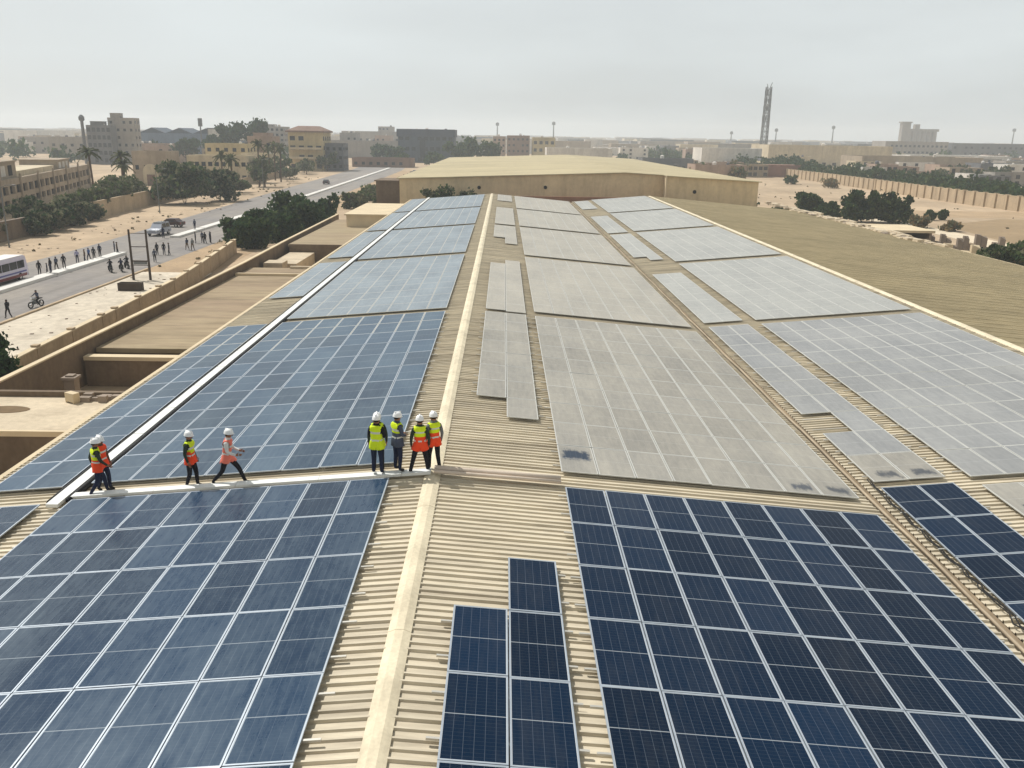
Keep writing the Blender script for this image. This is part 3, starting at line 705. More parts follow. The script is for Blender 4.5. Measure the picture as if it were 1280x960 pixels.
def palm(label, x, y, h, seed, group, n=26, L=2.6):
    rr = random.Random(seed); t = thing("palm_tree", label, "palm tree", (x, y, GZ), 0, group)
    b = MB(); lean = rr.uniform(-.4, .4); b.tube([(0, 0, -.1), (lean*.3, 0, h*.5), (lean, 0, h)], [.28, .22, .2], 8); b.build("trunk", M['trunk'], t)
    c = MB()
    for i in range(n):
        a = i*2.4+rr.uniform(-.2, .2); el = rr.uniform(-.5, 1.25); P = Vector((lean, 0, h)); d = Vector((math.cos(a)*math.cos(el), math.sin(a)*math.cos(el), math.sin(el)))
        side = Vector((-math.sin(a), math.cos(a), 0)); pts = []
        for k in range(7):
            f = k/6; pts.append(P+d*L*f+Vector((0, 0, -1.25*f*f*(1.1-.3*math.sin(el)))))
        for k in range(6):
            w0 = .42*math.sin(math.pi*min(1, .15+k/6.6)); w1 = .42*math.sin(math.pi*min(1, .15+(k+1)/6.6))
            for sg in (-1, 1):
                c.add([pts[k], pts[k+1], pts[k+1]+side*sg*w1+Vector((0, 0, -.22)), pts[k]+side*sg*w0+Vector((0, 0, -.22))], ((0, 1, 2, 3),))
    c.build("crown", M['palm'], t); return t
# hedge and bushes just left of the roof
G1 = "dense dark bushes beside the road left of the roof"
for i, (x, y, h, r, w) in enumerate(((-36.3, 124, 4.0, 2.3, "leftmost round bush of the dark clump beside the road"), (-33.4, 120.5, 4.6, 2.7, "dark bush at the near end of the roadside clump"), (-34.3, 131, 4.9, 2.8, "mid bush of the dark roadside clump behind the near one"),
        (-30.6, 128, 4.6, 2.6, "dark bush of the roadside clump touching the yard wall"), (-33.6, 143, 7.4, 3.3, "tallest dark tree in the roadside clump"), (-30.0, 139, 5.6, 2.9, "dark bush of the clump right of its tallest tree"), (-29.6, 152, 5.4, 2.6, "dark bush at the far right end of the roadside clump"))):
    tree("bush", w, x, y, h, r, 40+i, ('leaf_dark', 'leaf_dark', 'leaf_mid'), 2000, .34, .06, group=G1, cat="bush")
tree("tree", "dark green tree at the left edge of the frame beside the pale lot", -30.0, 50.2, 4.6, 2.7, 61, ('leaf_deep', 'leaf_dark', 'leaf_dark'), 6500, .17, .06)
for i, (x, y, h, r, w) in enumerate(((-31, 190, 3.6, 2.8, "olive bush nearest along the fence line beyond the annex"), (-29, 205, 4.4, 3.2, "second olive bush along the fence line beyond the annex"), (-27.5, 222, 4.8, 3.4, "olive bush mid way along the line towards the tan hall"), (-25.5, 240, 5.2, 3.6, "olive bush near the left corner of the tan hall"), (-33, 232, 3.4, 3.0, "low bush by the road edge near the tan hall"), (-22.6, 176, 5.2, 2.4, "dark bush against the lean to of the tan hall"))):
    tree("bush", w, x, y, h, r, 70+i, ('leaf_mid', 'leaf_dust'), 700, .42, .1, group="olive bushes beyond the annex", cat="bush")
tree("tree", "broad green bush tree growing between the roof end and tan hall", -9.2, 152.6, 7.2, 3.6, 90, ('leaf_mid', 'leaf_dust'), 1500, .32, .3, squash=.5)
tree("tree", "small olive tree right of the broad one before the tan hall", -4.9, 152.9, 6.7, 2.0, 91, ('leaf_dust', 'leaf_mid'), 700, .30, .3, squash=.6)
# bushes right of the roof
for i, (x, y, h, r, w) in enumerate(((69.2, 187, 5.4, 3.0, "dark bush at the left of the pair beyond the right eave"), (71.8, 182.5, 3.8, 2.6, "low dark bush joining the two big clumps beyond the right eave"), (74.6, 176.5, 6.6, 3.1, "dark bush starting the big right clump beyond the eave"), (78.4, 176, 7.2, 3.2, "tallest dark bush in the big clump beyond the eave"), (82.0, 174.5, 6.6, 3.0, "dark bush at the right end of the big clump beyond the eave"))):
    tree("bush", w, x, y, h, r, 100+i, ('leaf_deep', 'leaf_dark', 'leaf_mid'), 2200, .36, .03, group="dark bushes beyond the right eave", cat="bush")
for i, (x, y, h, r, w) in enumerate(((60.5, 205, 2.2, 2.2, "small olive bush near the corner of the tan hall"), (57.3, 172, 3.6, 2.2, "olive bush below the far end of the right eave"), (83.5, 166, 2.4, 2.2, "dry brown bush right of the big dark clump"), (86.5, 160, 2.0, 1.7, "dry bush by the white track"), (93.6, 182.5, 2.1, 1.0, "small dark bush standing alone on sand, left of two"), (96.8, 183.5, 2.3, 1.0, "small dark bush standing alone on sand, right of two"),
        (118.5, 306, 4.0, 3.4, "brown bush before the perimeter wall, nearer one"), (112, 330, 3.6, 2.6, "dark brown bush before the perimeter wall, farther one"))):
    tree("bush", w, x, y, h, r, 120+i, ('leaf_dry', 'leaf_dust') if i in (2, 3, 6) else ('leaf_dark', 'leaf_mid'), 420, .38, .06, cat="bush")
for i, (x, y, h, r, w) in enumerate(((70.5, 107, 4.4, 2.8, "green bush at right frame edge below the eave, nearest"), (72.6, 112.5, 4.2, 2.8, "green bush behind the nearest one at the right frame edge"), (67.3, 110.8, 3.6, 2.4, "green bush next to the pale crumbling wall"), (72, 101.5, 4.4, 2.8, "green bush cut by the right frame edge"))):
    tree("bush", w, x, y, h, r, 140+i, ('leaf_mid', 'leaf_dark', 'leaf_dust'), 1100, .34, .1, group="green bushes below the right eave", cat="bush")
# belt of trees beyond the perimeter wall
b = MB(); rr = random.Random(33)
for i in range(120):
    f = i/119; y = 205+f*330; x = 134+rr.uniform(3, 20+f*18); h = rr.uniform(3.2, 5.6)+f*2.2
    leaves(b, (x, y, GZ+h*.5), (rr.uniform(3, 5.5), 4, h*.62), 130, .75, rr, (0, 0, 0, 1))
tag(b.build("tree_belt", [M['leaf_dark'], M['leaf_mid']]), "dark green belt of low trees growing behind the perimeter wall", "trees", kind='stuff')
# street side trees on the left
tree("tree", "large dark green tree with a broad crown beside the far side of the road", -70.5, 196, 9.6, 6.6, 200, ('leaf_dark', 'leaf_mid', 'leaf_dust'), 3200, .5, .10)
tree("tree", "second dark tree merging with the broad one on its right", -65.8, 206, 9.0, 4.6, 201, ('leaf_dark', 'leaf_dust'), 1800, .48, .10)
tree("tree", "green tree behind the wall at the left frame edge", -82, 138, 8.2, 4.6, 202, ('leaf_dark', 'leaf_mid'), 2000, .45, .2)
tree("tree", "smaller green tree right of the one at the frame edge", -78, 144, 5.8, 3.2, 203, ('leaf_dark', 'leaf_dust'), 1100, .42, .2)
for i, (x, y, h, r, w) in enumerate(((-76, 158, 5.2, 3.2, "dusty shrub against the brown street wall, nearest"), (-76.5, 166, 5.6, 3.0, "dusty shrub against the brown street wall, second from frame edge"), (-77.5, 176, 6.4, 3.6, "thin dusty tree below the tall palm"), (-80, 190, 6.8, 3.8, "grey green tree between the palm and the broad dark tree"), (-85, 196, 6.2, 3.6, "grey green tree behind the tall palm"), (-81, 172, 4.4, 3.0, "low olive shrub just behind the street wall"))):
    tree("tree", w, x, y, h, r, 210+i, ('leaf_dust', 'leaf_mid'), 900, .42, .16, group="dusty trees along the street wall")
for i, (x, y, h, r, w) in enumerate(((-70.6, 132, 3.8, 2.6, "dark shrub leaning over the brown street wall, nearest the lamp"), (-71.2, 139, 4.4, 2.8, "dark shrub before the brown street wall, second from the lamp"), (-71.8, 147, 4.6, 3.0, "dark shrub at the end of the brown street wall"), (-73.6, 123, 5.2, 3.4, "dark shrub behind the brown street wall at the frame edge"), (-72.8, 156, 3.4, 2.2, "thin shrub at the start of the lighter street wall"))):
    tree("bush", w, x, y, h, r, 280+i, ('leaf_dark', 'leaf_dust'), 1000, .38, .1, group="shrubs at the brown street wall", cat="bush")
for i, (x, y, h, r, w) in enumerate(((-72, 262, 7.2, 3.4, "olive roadside tree past the broad dark tree"), (-77, 285, 8.2, 4.2, "olive roadside tree among the palms"), (-80, 318, 9.0, 4.8, "olive tree beyond the palms along the road"), (-77, 348, 6.4, 4.2, "roadside tree before the brown house"), (-75, 380, 8.2, 4.6, "tall green tree at the end of the roadside row"), (-81, 362, 5.0, 4.4, "low dusty tree in the roadside row's far part"), (-70, 236, 3.2, 2.6, "low roadside bush between palm trunks"), (-74, 308, 4.2, 3.6, "low roadside bush in front of the olive trees"))):
    tree("tree", w, x, y, h, r, 230+i, ('leaf_mid', 'leaf_dust'), 650, .55, .22, group="olive trees along the far roadside")
for i, (x, y, h, w) in enumerate(((-86, 186, 11.5, "tall palm in front of the long arcade building"), (-84, 197, 8.6, "shorter palm just right of the tall one"), (-70.5, 232, 9.2, "palm right of the broad dark tree"), (-73.5, 268, 12.6, "tallest palm of the roadside pair"), (-70.3, 262, 8.4, "short palm below the tallest roadside palm"), (-77, 300, 12.0, "far palm of the roadside group"), (-72.5, 290, 11.4, "palm with bare trunk at the right of the roadside group"))):
    palm(w, x, y, h, 260+i, "palms along the road")

b = MB(); rr = random.Random(55)
for i in range(150):
    k = i % 3
    if k == 0: x, y = rr.uniform(-69, -58), rr.uniform(105, 330); x -= max(0, y-180)*.05
    elif k == 1: x, y = rr.uniform(58, 127), rr.uniform(130, 330)
    else: x, y = rr.uniform(-41, -33), rr.uniform(100, 235)
    s_ = rr.uniform(.15, .55); leaves(b, (x, y, GZ+s_*.4), (s_, s_, s_*.6), 14, .16, rr, (0, 1))
tag(b.build("scrub", [M['leaf_dry'], M['leaf_dust']]), "dry scrub dotted over the sand beside the road and walled ground", "scrub", kind='stuff')
b = MB()
for i in range(90):
    x, y, q = rr.uniform(-40.3, -30), rr.uniform(50, 97), rr.uniform(.03, .11); b.box(x-q, x+q*rr.uniform(.5, 2), y-q, y+q, GZ+.09, GZ+.1+q*.6, rr.randrange(2))
for i in range(60):
    x, y, q = rr.uniform(-66, -57.5), rr.uniform(105, 200), rr.uniform(.05, .15); b.box(x-q, x+q, y-q, y+q, GZ-.02, GZ+q*.7, rr.randrange(2))
tag(b.build("litter", [M['greywall'], M['brownwall']]), "stones and litter strewn on the pale lot and sandy verge", "litter", kind='stuff')

# ------------------------------------------------------------------ buildings in the town
def wmat(name, rgb): 
    if name not in M: M[name] = mat(name, rgb, .9, .14, .08, fine=.08, streak=(.4, (.35, .35, .05), 1.0))
    return M[name]
PANE = {}
def pane(w, h):
    k = (round(w, 2), round(h, 2))
    if k not in PANE:
        b = MB(); b.box(-w/2, w/2, -.06, .05, -h/2, h/2); PANE[k] = b.mesh("window", M['glass'] if w < 8 else M['dark'])
    return PANE[k]
def building(name, label, cat, x0, x1, y0, y1, h, m, floors=0, cols=0, ww=1.4, wh_=1.4, side=0, group=None, parapet=.5, huts=(), rz=0, first=1.9, z0=GZ, roofm=None, dark=False):
    cx, cy = (x0+x1)/2, (y0+y1)/2; hx, hy = (x1-x0)/2, (y1-y0)/2
    t = thing(name, label, cat, (cx, cy, z0), rz, group)
    b = MB(); b.box(-hx, hx, -hy, hy, -.2, h-parapet)
    for q in ((-hx, hx, -hy, -hy+.25), (-hx, hx, hy-.25, hy), (-hx, -hx+.25, -hy+.25, hy-.25), (hx-.25, hx, -hy+.25, hy-.25)): b.box(*q, h-parapet, h)
    b.build("wall", m, t)
    if roofm: r = MB(); r.box(-hx+.25, hx-.25, -hy+.25, hy-.25, h-parapet, h-parapet+.05); r.build("roof", roofm, t)
    for (a, c, d, e, f) in huts:
        r = MB(); r.box(a, c, d, e, h-parapet+.01, h+f); r.box(a-.2, c+.2, d-.2, e+.2, h+f, h+f+.15); r.build("stair_head", m, t)
    rq = random.Random(int(abs(x0*7+y0*3)))
    for k in range(rq.randrange(0, 4) if h > 6 and hx > 3 else 0):      # tanks and plant on the roof
        r = MB(); q = rq.uniform(.5, 1.0); r.lathe([(q, 0), (q, q*1.7), (q*.3, q*2.1)], n=10); o = r.build("water_tank", dgrey if k % 2 else white, t); o.location = (rq.uniform(-hx*.7, hx*.7), rq.uniform(-hy*.7, hy*.7), h-parapet)
    if floors:
        fh_ = (h-parapet)/floors; me = pane(ww, wh_)
        for i in range(floors):
            for j in range(cols):
                if rq.random() < .13: continue
                x = -hx+(j+.5)*2*hx/cols; inst("window", me, t, (x, -hy-.0, i*fh_+min(first, fh_*.55)), (0, 0, 0))
            if side:
                ns = max(1, int(cols*hy/hx*.9)); sx = side*hx
                for j in range(min(ns, 14)):
                    inst("window", me, t, (sx, -hy+(j+.5)*2*hy/min(ns, 14), i*fh_+min(first, fh_*.55)), (0, 0, R(90)))
    return t
tan, cream, grey, dgrey, brick, white = wmat('t_tan', (160, 145, 125)), wmat('t_cream', (196, 182, 154)), wmat('t_grey', (150, 143, 134)), wmat('t_dgrey', (104, 104, 106)), wmat('t_brick', (130, 106, 92)), wmat('t_white', (206, 200, 190))
blue, slate, yellow, pinkb = wmat('t_blue', (96, 112, 132)), wmat('t_slate', (70, 80, 92)), wmat('t_yellow', (182, 166, 128)), wmat('t_pink', (160, 138, 122))

# long two storey arcade building left of the street, turned a little from the road
ar = thing("arcade_building", "long two storey tan building with two rows of dark square openings behind the street trees", "building", (-91, 158, GZ), R(15.6))
Lb = 128.0
b = MB(); 
y0 = -30.0
b.box(-14, -.6, y0, y0+Lb, 0, 6.0)
b.box(-.6, 0, y0, y0+Lb, 0, 1.2); b.box(-.6, 0, y0, y0+Lb, 2.5, 3.5); b.box(-.6, 0, y0, y0+Lb, 5.1, 6.4); b.box(-14, -13.7, y0, y0+Lb, 6.0, 6.4); b.box(-14, 0, y0-.3, y0, 0, 6.4)
k = y0
while k < y0+Lb-1:
    b.box(-.59, 0.03, k, k+1.3, 1.2, 2.5); b.box(-.59, 0.03, k, k+1.3, 3.5, 5.1); k += 4.92
b.build("wall", tan, ar)
me = MB(); me.box(-.02, .05, 0, 3.62, 0, 1.6); me = me.mesh("window", M['dark']); me2 = MB(); me2.box(-.02, .05, 0, 3.62, 0, 1.3); me2 = me2.mesh("window", M['dark'])
for i in range(26):
    inst("window", me, ar, (-.55, y0+1.3+i*4.92, 3.5)); inst("window", me2, ar, (-.55, y0+1.3+i*4.92, 1.2))
for k in range(0, 9):
    b = MB(); b.box(.03, .36, y0+4.2+k*14.76, y0+4.9+k*14.76, 0, 7.2); b.build("buttress", tan, ar)
b = MB(); b.box(-10, -1.5, 62, 76, 6.01, 8.4); b.box(-10.2, -1.2, 61.8, 76.2, 8.4, 8.6); b.build("upper_storey", tan, ar)
for i in range(3):
    b = MB(); b.box(-1.55, -1.48, 63.5+i*4.2, 66+i*4.2, 6.5, 8.0); b.build("window", white, ar)
b = MB(); b.box(-10, -1.2, 4, 22, 6.01, 9.4); b.box(-10.2, -.9, 3.8, 22.2, 9.4, 9.7); b.build("upper_storey", tan, ar)
for i in range(3):
    b = MB(); b.box(-1.25, -1.18, 6+i*5, 9+i*5, 6.8, 8.8); b.build("window", M['dark'] if i != 1 else white, ar)
b = MB(); b.box(-9.5, -2.2, 23, 61, 6.01, 7.3); b.build("roof", cream, ar)

# street wall, with a lamp
wall("street_wall", "brown street wall behind the sandy roadside with shrubs leaning over it", [(-70.5, 98), (-71, 128), (-72.5, 150)], GZ, .35, -3.6, M['brownwall'], M['greywall'])
wall("street_wall", "lighter street wall between the shrubs and the broad dark tree", [(-72.6, 150.4), (-77.4, 201), (-78, 236)], GZ, .35, -3.3, M['walltan'], M['walltan'])
wall("street_wall", "low far street wall behind the roadside palms", [(-78.2, 240), (-80.5, 300), (-82, 340)], GZ, .3, -4.4, M['walltan'], M['walltan'])
def lamp(x, y, h, label, arm=1.6):
    t = thing("street_lamp", label, "street lamp", (x, y, GZ)); b = MB(); b.tube([(0, 0, 0), (0, 0, h)], [.11, .07], 8); b.build("pole", M['steel'], t)
    b = MB(); b.tube([(0, 0, h-.1), (arm*.5, 0, h+.25), (arm, 0, h+.3)], .045, 6); b.build("arm", M['steel'], t)
    b = MB(); b.lathe([(.05, .08), (.2, .04), (.22, -.03), (.14, -.08)], (arm+.25, 0, h+.28), 10, sx=1.6, sy=.7); b.build("lamp_head", M['steel'], t)
lamp(-66.5, 118, 8.2, "thin grey street lamp on the sandy verge above the bus")
lamp(-67.4, 250, 8.4, "distant street lamp on the far roadside among palms")
lamp(-66.8, 172, 8.4, "street lamp on the sandy verge beyond the silver jeep")

B = building
B("concrete_block", "unfinished dark grey concrete block with a bare frame, left half of the tall pair", "building", -196, -184.5, 418, 424, 18.0, dgrey, 5, 5, 1.5, 1.9, 0, huts=((-4, 2, -2, 2, 1.6),))
B("concrete_block", "tall beige grey concrete block standing over the arcade building", "building", -189.5, -177, 427, 434, 21.6, grey, 6, 4, 1.2, 1.3, 1, huts=((-5, -.5, -3, 1, 2.0),))
t = thing("chimney", "slim tower with a bulb top beside the dark concrete block", "tower", (-199, 421, GZ)); b = MB(); b.lathe([(.8, 0), (.7, 19.6)], n=10); b.build("shaft", dgrey, t); b = MB(); b.lathe([(.7, 19.6), (1.3, 20.2), (1.3, 21.6), (.5, 22.6)], n=10); b.build("top", dgrey, t)
B("blue_hall", "long blue grey industrial hall with pale roof lights behind the gate house", "hall", -216, -150, 520, 560, 14.6, blue, 1, 9, 5.5, 2.2, 0, first=9)
for i in range(4):
    b = MB(); x0 = -214+i*16; b.add([(x0, 521, 8.1), (x0+15.4, 521, 8.1), (x0+15.4, 545, 8.1), (x0, 545, 8.1), (x0+7.7, 521, 11.2), (x0+7.7, 545, 11.2)], ((0, 1, 4), (1, 2, 5, 4), (2, 3, 5), (3, 0, 4, 5)))
    tag(b.build("roof_monitor", slate), f"pitched grey roof monitor on the blue hall, {ORD[i]} from the frame's left", "roof monitor", "roof monitors on the blue hall")
t = thing("mast", "dark mast with a box top and frame beside the blue hall", "mast", (-165, 485, GZ)); b = MB(); b.tube([(0, 0, 0), (0, 0, 21)], [.5, .35], 8); b.build("pole", M['steel'], t); b = MB(); b.box(-.9, .9, -.9, .9, 18.5, 22.8); b.build("cabinet", M['steel'], t)
t = thing("hoarding", "large pale billboard frame right of the dark mast", "billboard", (-148, 485, GZ))
b = MB(); b.box(-13.5, 11, -.2, .2, 17.2, 17.8); b.box(-13.5, 11, -.2, .2, 11, 11.5); b.box(10.4, 11, -.2, .2, 0, 17.2); b.box(-13.5, -13, -.2, .2, 0, 17.2); b.build("frame", M['steel'], t); b = MB(); b.box(-13, 10.4, -.1, .1, 11.5, 17.2); b.build("board", white, t)
for i, (x, y, h, r, w) in enumerate(((-139, 455, 20.5, 9, "great dark tree crown on the skyline, left one"), (-127, 458, 21.8, 7, "great dark tree on the skyline, right and taller one"), (-150, 462, 15.5, 7, "dark skyline tree beside the billboard"), (-158, 440, 12, 6.5, "dark tree in front of the billboard mast"))):
    tree("tree", w, x, y, h, r, 300+i, ('leaf_dark',), 900, 1.0, .3, group="great dark trees on the left skyline")
B("house", "pale yellow house with dark openings behind the palms", "house", -112, -96, 334, 350, 11.6, yellow, 3, 5, 1.4, 1.4, 1)
B("house", "pinkish square house rising behind the palms", "house", -101, -91, 352, 364, 14.4, pinkb, 3, 3, 1.3, 1.3, 1, huts=((-3, 3, -4, 4, 1.2),))
B("house", "low cream house between the yellow house and the palms", "house", -95, -84, 322, 336, 8.4, cream, 2, 4, 1.3, 1.2, 1)
B("apartment_block", "narrow grey apartment block with rooftop hut behind palms", "building", -150, -138, 560, 575, 19.6, grey, 6, 4, 1.6, 1.5, 1, huts=((-5.5, -1, -4, 3, 1.2),))
br = B("villa", "cream villa with dark overhanging roof and shaded balconies by the road", "villa", -92, -77, 382, 400, 16.2, yellow, 4, 4, 2.2, 1.8, 1)
b = MB(); b.box(-8.4, 8.4, -10, 9.6, 16.2, 16.9); b.add([(-8.2, -9.8, 16.9), (8.2, -9.8, 16.9), (8.2, 9.4, 16.9), (-8.2, 9.4, 16.9), (-4, -4, 18.9), (4, -4, 18.9), (4, 4, 18.9), (-4, 4, 18.9)], ((0,1,5,4),(1,2,6,5),(2,3,7,6),(3,0,4,7),(4,5,6,7))); b.build("roof", brick, br)
for z in (5, 9): b = MB(); b.box(-7, 7, -11, -9, z, z+.9); b.build("balcony", cream, br)
B("house", "dark grey lower house right of the cream villa", "house", -77, -69, 386, 398, 11.8, dgrey, 3, 3, 1.3, 1.3, 1)
g_ = B("gate_house", "tan gate house with a tall arched opening behind the dark tree", "gate house", -109.5, -99, 262, 272, 10.0, tan, 1, 4, 1.0, 1.3, 0, first=8.0)
b = MB(); pr = [(-2.3, 0), (2.3, 0), (2.3, 4)]+[(2.3*math.cos(a*math.pi/10), 4+2.3*math.sin(a*math.pi/10)) for a in range(1, 10)]+[(-2.3, 4)]
b.add([(x, -5.06, z) for x, z in pr]+[(x, -5.2, z) for x, z in pr], [tuple(range(len(pr), 2*len(pr)))]+[(i, (i+1) % len(pr), len(pr)+(i+1) % len(pr), len(pr)+i) for i in range(len(pr))]); b.build("arch", cream, g_)
b = MB(); b.box(-1.2, 1.2, -5.3, -5.21, 0, 3.2); b.build("door", brick, g_)
B("school_block", "long cream two storey block running right from the gate house", "building", -99, -80, 278, 290, 8.6, cream, 2, 9, 1.3, 1.3, 1, roofm=cream)
B("factory_block", "long low tan factory block behind the villa at the road's end", "building", -74, -44, 436, 450, 4.6, brick, 1, 8, 1.6, 1.4, 0)
B("hall", "wide pale grey hall on the left skyline beyond the villa", "hall", -146, -92, 800, 840, 18.4, grey, 2, 8, 3.0, 2.4)
B("hall", "low pale hall in front of the wide grey one", "hall", -128, -70, 600, 640, 11.4, grey, 1, 9, 3.0, 2.2)
B("tower_block", "small square grey tower block on the skyline left of the blue office", "building", -127, -112, 900, 915, 23.6, grey, 6, 4, 1.8, 1.8)
of = B("office_building", "wide dark blue office building with a heavy flat top band", "office building", -61, -28, 520, 545, 18.6, slate, 3, 9, 2.4, 2.2, 0)
b = MB(); b.box(-17.2, 17.2, -13.0, 12.8, 14.8, 19.2); b.build("top_band", wmat('t_navy', (66, 72, 86)), of)
b = MB(); b.box(-3.4, -.4, -13.2, -12.55, 3, 14); b.build("entrance_bay", M['glass'], of)
for i, (x, y, h, r, w) in enumerate(((-70, 512, 11, 6, "dark tree just left of the blue office"), (-61, 505, 9, 5, "low dark tree before the left corner of the blue office"), (-25, 488, 13, 7, "dark tree just right of the blue office"), (-14, 486, 14.5, 8, "large dark tree mass right of the blue office"), (-4, 484, 12.5, 6, "rightmost dark tree of the group by the blue office"), (-36, 470, 7.5, 5, "low dark tree before the blue office"), (-52, 460, 6.5, 5, "low dark tree at the road's far bend"))):
    tree("tree", w, x, y, h, r, 320+i, ('leaf_dark', 'leaf_mid'), 800, .95, .2, group="dark trees around the blue office")
B("house", "reddish brick house behind the tan hall roof, left one", "house", 4, 20, 620, 640, 16.6, brick, 4, 5, 1.5, 1.5)
B("house", "pinkish house beside the reddish brick one", "house", -6, 3, 622, 640, 15.8, pinkb, 4, 3, 1.5, 1.5)
B("house", "olive grey house right of the reddish brick one", "house", 22, 38, 618, 636, 15.6, yellow, 3, 4, 2.2, 2.2)
B("shed", "long white shed showing just above the tan hall's ridge", "shed", 24, 58, 450, 470, 10.6, white, 1, 4, 2.6, 1.0, 0, first=6.5)
B("warehouse_shed", "long brown shed roof behind the tan hall right of its ridge", "shed", 72, 98, 440, 455, 6.4, dgrey, 1, 8, 1.6, 1.4)
B("house", "pale brick house with two dark windows right of the tan hall", "house", 76, 96, 335, 350, 6.6, pinkb, 1, 4, 1.4, 1.2, -1)
B("shed", "long white roofed shed left of the lattice tower", "shed", 120, 156, 520, 545, 11.2, white, 1, 7, 2.0, 1.6)
B("shed", "very long cream shed right of the lattice tower", "shed", 172, 252, 560, 600, 13.4, cream, 1, 12, 2.4, 1.8)
B("shed", "tan shed with dark side behind the tree belt", "shed", 196, 262, 470, 500, 8.6, tan, 1, 10, 2.4, 2.0)
B("hall", "long grey hall with rows of openings below the silo building", "hall", 352, 410, 800, 830, 17.2, grey, 3, 14, 2.2, 1.9)
B("hall", "second long grey hall right of the first at the right skyline", "hall", 414, 486, 800, 830, 16.4, dgrey, 3, 14, 2.2, 1.9)
B("shed", "long pale shed with a bright roof in the right middle distance", "shed", 264, 330, 560, 600, 8.4, white, 1, 10, 2.4, 1.8, roofm=white)
t = thing("grain_silo", "hazy grey silo building with a head tower on the right horizon", "silo", (528, 1110, GZ))
b = MB()
for i in range(7): b.lathe([(3.5, 0), (3.5, 30)], (-19+i*6.4, 0, 0), 12)
b.build("silos", grey, t)
b = MB(); b.box(-23, 24, -3, 3, 30, 33); b.build("gallery", grey, t); b = MB(); b.box(-23.5, -13, -4, 4, 0, 40); b.box(-25, -12, -5, 5, 40, 41.5); b.build("head_tower", grey, t); b = MB(); b.box(-7, -1, -3, 3, 33, 38.5); b.build("hoist_house", grey, t)

# lattice tower
M['steel_far'] = mat('tower_steel', (92, 94, 94), .7, .08, .5)
t = thing("lattice_tower", "tall grey lattice telecom tower on the right skyline", "tower", (222.5, 742, GZ))
b = MB(); H = 59.0
def tw(z): return 2.5-(z/H)*.6
for sx, sy in ((-1,-1),(1,-1),(1,1),(-1,1)): b.bar((sx*tw(0), sy*tw(0), 0), (sx*tw(H), sy*tw(H), H), .55)
z = 0.0
while z < H-4:
    z2 = z+4.2; a, c = tw(z), tw(z2)
    for p, q in (((-1,-1),(1,-1)),((1,-1),(1,1)),((1,1),(-1,1)),((-1,1),(-1,-1))):
        b.bar((p[0]*a, p[1]*a, z), (q[0]*c, q[1]*c, z2), .34); b.bar((q[0]*a, q[1]*a, z), (p[0]*c, p[1]*c, z2), .34); b.bar((p[0]*a, p[1]*a, z), (q[0]*a, q[1]*a, z), .26)
    z = z2
b.build("lattice", M['steel_far'], t)
for z, n_, r in ((54.5, 5, 2.6), (48, 6, 2.6), (42, 4, 2.7), (34, 5, 2.9), (30, 4, 3.0)):
    for k in range(n_):
        a = k*2*math.pi/n_+z; b = MB(); b.box(-.5, .5, -.3, .3, -1.9, 1.9); o = b.build("antenna", M['steel_far'], t); o.location = (math.cos(a)*r, math.sin(a)*r, z); o.rotation_euler = (0, 0, a+R(90))
for z in (52, 45, 38, 31): b = MB(); b.lathe([(3.0, 0), (3.0, .35)], n=12); o = b.build("platform", M['steel'], t); o.location = (0, 0, z)
b = MB(); b.tube([(1.2, 0, H), (2.6, 0, H+3.5)], .3, 6); b.tube([(-1.0, 0, H), (-1.6, 0, H+2.2)], .3, 6); b.build("whip_antenna", M['steel'], t)
B("equipment_hut", "dark brown hut at the foot of the lattice tower", "hut", 150, 162, 500, 508, 6.0, dgrey, 1, 3, 1.4, 1.4)
def farmast(x, y, h, label):
    t = thing("mast", label, "mast", (x, y, GZ)); b = MB(); b.lathe([(1.4, 0), (.7, h)], n=8); b.build("shaft", M['steel'], t); b = MB(); b.lathe([(.7, h-.01), (2.4, h+.8), (2.4, h+4), (.6, h+5)], n=10); b.build("top", M['steel'], t)
farmast(475, 1260, 33, "thin mast on the horizon between tower and silo, right one"); farmast(390, 1250, 28, "thin mast on the horizon nearest right of the lattice tower"); farmast(760, 1300, 34, "thin water tower at the far right of the horizon"); farmast(72, 1250, 32, "thin mast above the tan hall right of its ridge"); farmast(-8, 1260, 30, "thin mast above the trees right of the blue office"); farmast(352, 1350, 24, "small mast just right of the lattice tower")

for i, (x, y, h, w) in enumerate(((-88, 205, 10.2, "palm behind the tall one at the arcade building"), (-79, 250, 9.6, "palm behind the broad dark tree's right side"), (-82, 312, 10.6, "palm in the gap behind the far roadside trees"))):
    palm(w, x, y, h, 500+i, "palms along the road")
# hazy town houses in the distance
rr = random.Random(77)
TM = [tan, cream, grey, white, pinkb, dgrey]
def town(n, xa, xb, ya, yb, ha, hb, label, group):
    for i in range(n):
        y = rr.uniform(ya, yb); x = (xa+(xb-xa)*(i+rr.random())/n)*y/1000
        w, d, h = rr.uniform(9, 22), rr.uniform(8, 16), rr.uniform(ha, hb)
        building("house", label, "house", x-w/2, x+w/2, y, y+d, h, rr.choice(TM), rr.choice((2, 3)), rr.choice((3, 4)), 1.6, 1.5, 0, group)
town(46, 250, 640, 480, 900, 5, 9, "small flat roofed house in the hazy town right of the lattice tower", "small houses in the town right of the lattice tower")
town(34, 420, 690, 330, 520, 3.5, 7, "small house between the tree belt and the long sheds on the right", "houses between the tree belt and the long sheds")
town(10, 190, 330, 380, 520, 3, 6, "small brown house near the outhouse and the foot of the tower", "small houses near the foot of the tower")
town(20, -560, -300, 420, 800, 7, 13, "flat roofed house in the grey town at the far left", "houses in the town at the far left")
town(12, 90, 240, 560, 900, 5, 10, "low house in the hazy town behind the tan hall's right end", "low houses behind the tan hall's right end")
town(9, -250, -130, 620, 900, 10, 17, "grey house on the skyline above the street palms", "grey houses above the street palms")
b = MB()
